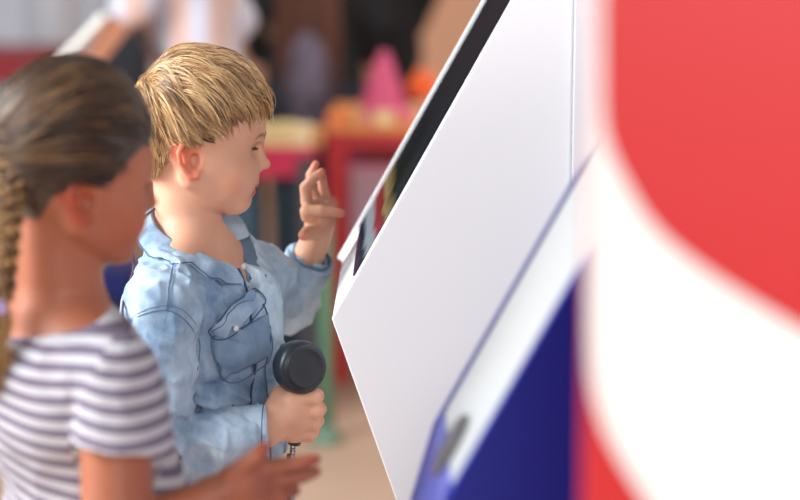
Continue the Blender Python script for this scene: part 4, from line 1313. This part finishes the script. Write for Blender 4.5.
# leaning adult in the striped shirt, facing left
xB, yB_ = P(205,40,5.0)[0], 5.0
pB, TBb, ptB = adult('person in pale striped shirt reaching down with a tablet at upper left', (xB,yB_), math.pi, 170,
    [((6,24,112),(2,26,92)), ((-16,-20,119),(-27,-22,103))], M_striped, plain('navy_jeans', (36,44,62), .85), M_hairA, lean=10, sleeve=1.15)
m = MB()
q = [ptB(a,b,c) for a,b,c in ((-4,16,143),(8,12,140),(13,2,128),(13.5,-8,116),(8,-16,104),(0,-18,98))]
m.tube(TBb(spline(q, 40)), .016, 8); m.build('bag_strap', plain('strap_brown', (92,70,66), .7), pB)
# tablet in the hand, a dark bag on the table behind
tb = P(84,38,4.72)
tab = set_props(empty('tablet', tb), 'white tablet held at a slant by the person in the striped shirt', 'tablet')
Rt = roty(math.radians(-45))@rotz(math.radians(0))
MB().box((-.082,-.06,-.007),(.082,.06,.007), Rt, tb).build('casing', plain('tablet_white', (244,246,240), .4), tab, bevel=.003)
MB().box((-.074,-.052,.0072),(.074,.052,.0085), Rt, tb).build('screen', plain('tablet_screen', (228,230,224), .2), tab)
bg = P(130,75,5.35)
bag = set_props(empty('bag', (bg[0],5.45,.76)), 'black bag lying on the magenta table behind the tablet', 'bag')
F = Field().ell((bg[0],5.45,.76+.12), (.16,.11,.20), 0).ell((bg[0]+.03,5.45,.76+.05), (.17,.12,.07), .03)
v, f = surface(lambda p: smax(F.eval(p), -(p[:,2]-.762), .01), (bg[0]-.3,5.2,.74), (bg[0]+.3,5.7,1.2), .008)
mesh_obj('sack', v, f, plain('bag_navy', (20,22,32), .8), bag)
m = MB(); m.tube(spline([(bg[0]-.08,5.45,1.02),(bg[0]-.03,5.45,1.12),(bg[0]+.05,5.45,1.12),(bg[0]+.09,5.45,1.02)], 20), .009, 8); m.build('handle', plain('bag_handle', (60,40,34), .7), bag)
# woman with auburn hair bent over the table, facing us
xC = P(314,40,6.72)[0]
pC, TC, ptC = adult('person with long auburn hair and grey patterned vest over black, seen from behind', (xC,6.72), math.pi/2-.1, 150,
    [((23,2,104),(19,12,88)), ((-23,2,104),(-19,12,88))], M_black, plain('dark_jeans', (24,34,44), .85), M_hairC, lean=2, hair_len=560, sleeve=1.8)
# the patterned vest over the black top
F = Field().ell(ptC(-3.5,0,118), (11.2,10,24), 0, R=rotz(math.pi/2-.1)).ell(ptC(-3,0,88), (13,11.5,24), 4, R=rotz(math.pi/2-.1))
v, f = surface(F.eval, (-35,-45,50), (35,40,150), 1.3); mesh_obj('vest', TC(v), f, M_plaid, pC)
xD = P(374,20,7.3)[0]
pD, TD, ptD = adult('person dressed in black standing behind the pink paper cone', (xD,7.3), -math.pi/2+.15, 172,
    [((-20,4,112),(-14,8,94)), ((20,4,112),(14,8,94))], M_black, plain('black_trousers', (22,20,24), .9), M_hairA, lean=6, sleeve=1.7)
# ================================================================== camera, light
cd = bpy.data.cameras.new('camera'); co = bpy.data.objects.new('camera', cd); COL.objects.link(co)
co.location = (0,0,CAM_H); co.rotation_euler = (math.radians(90)-PITCH, 0, 0)
cd.sensor_width = 36; cd.lens = FPX*36/800
cd.dof.use_dof = True; cd.dof.focus_distance = 2.33; cd.dof.aperture_fstop = 2.0
cd.clip_end = 100; cd.clip_start = .05
SC.camera = co
w = bpy.data.worlds.new('world'); SC.world = w; w.use_nodes = True
w.node_tree.nodes['Background'].inputs['Color'].default_value = (.86,.93,1,1)
w.node_tree.nodes['Background'].inputs['Strength'].default_value = .27
def area(name, loc, tgt, sx, sy, power, col=(1,1,1)):
    l = bpy.data.lights.new(name, 'AREA'); l.shape = 'RECTANGLE'; l.size = sx; l.size_y = sy; l.energy = power; l.color = col
    o = bpy.data.objects.new(name, l); COL.objects.link(o); o.location = loc
    o.rotation_euler = (Vector(tgt)-Vector(loc)).to_track_quat('-Z','Y').to_euler()
    return o
area('offscreen_light', (-2.7,1.7,2.3), (0,2.2,1.0), 2.2, 1.6, 250, (.92,.97,1))  # left key, as from an unseen window
area('offscreen_light', (1.2,-4.2,3.0), (.4,2.2,1.0), 3.2, 2.2, 200, (1,.99,.97))  # unseen front fill, added to brighten kiosk and board
area('offscreen_light', (3.3,-1.3,2.6), (.2,2.2,.9), 2.4, 1.8, 230, (1,.99,.98))  # unseen right fill, added for the kiosk; the board screens the girl
area('overhead_fill', (0,6,2.9), (0,5.8,0), 4, 2, 55, (1,.9,.78))  # unseen overhead fill, added for the room behind
vs = SC.view_settings; vs.view_transform = 'Standard'; vs.look = 'None'; vs.gamma = 1; vs.exposure = 0
try: vs.use_curve_mapping = False
except Exception: pass
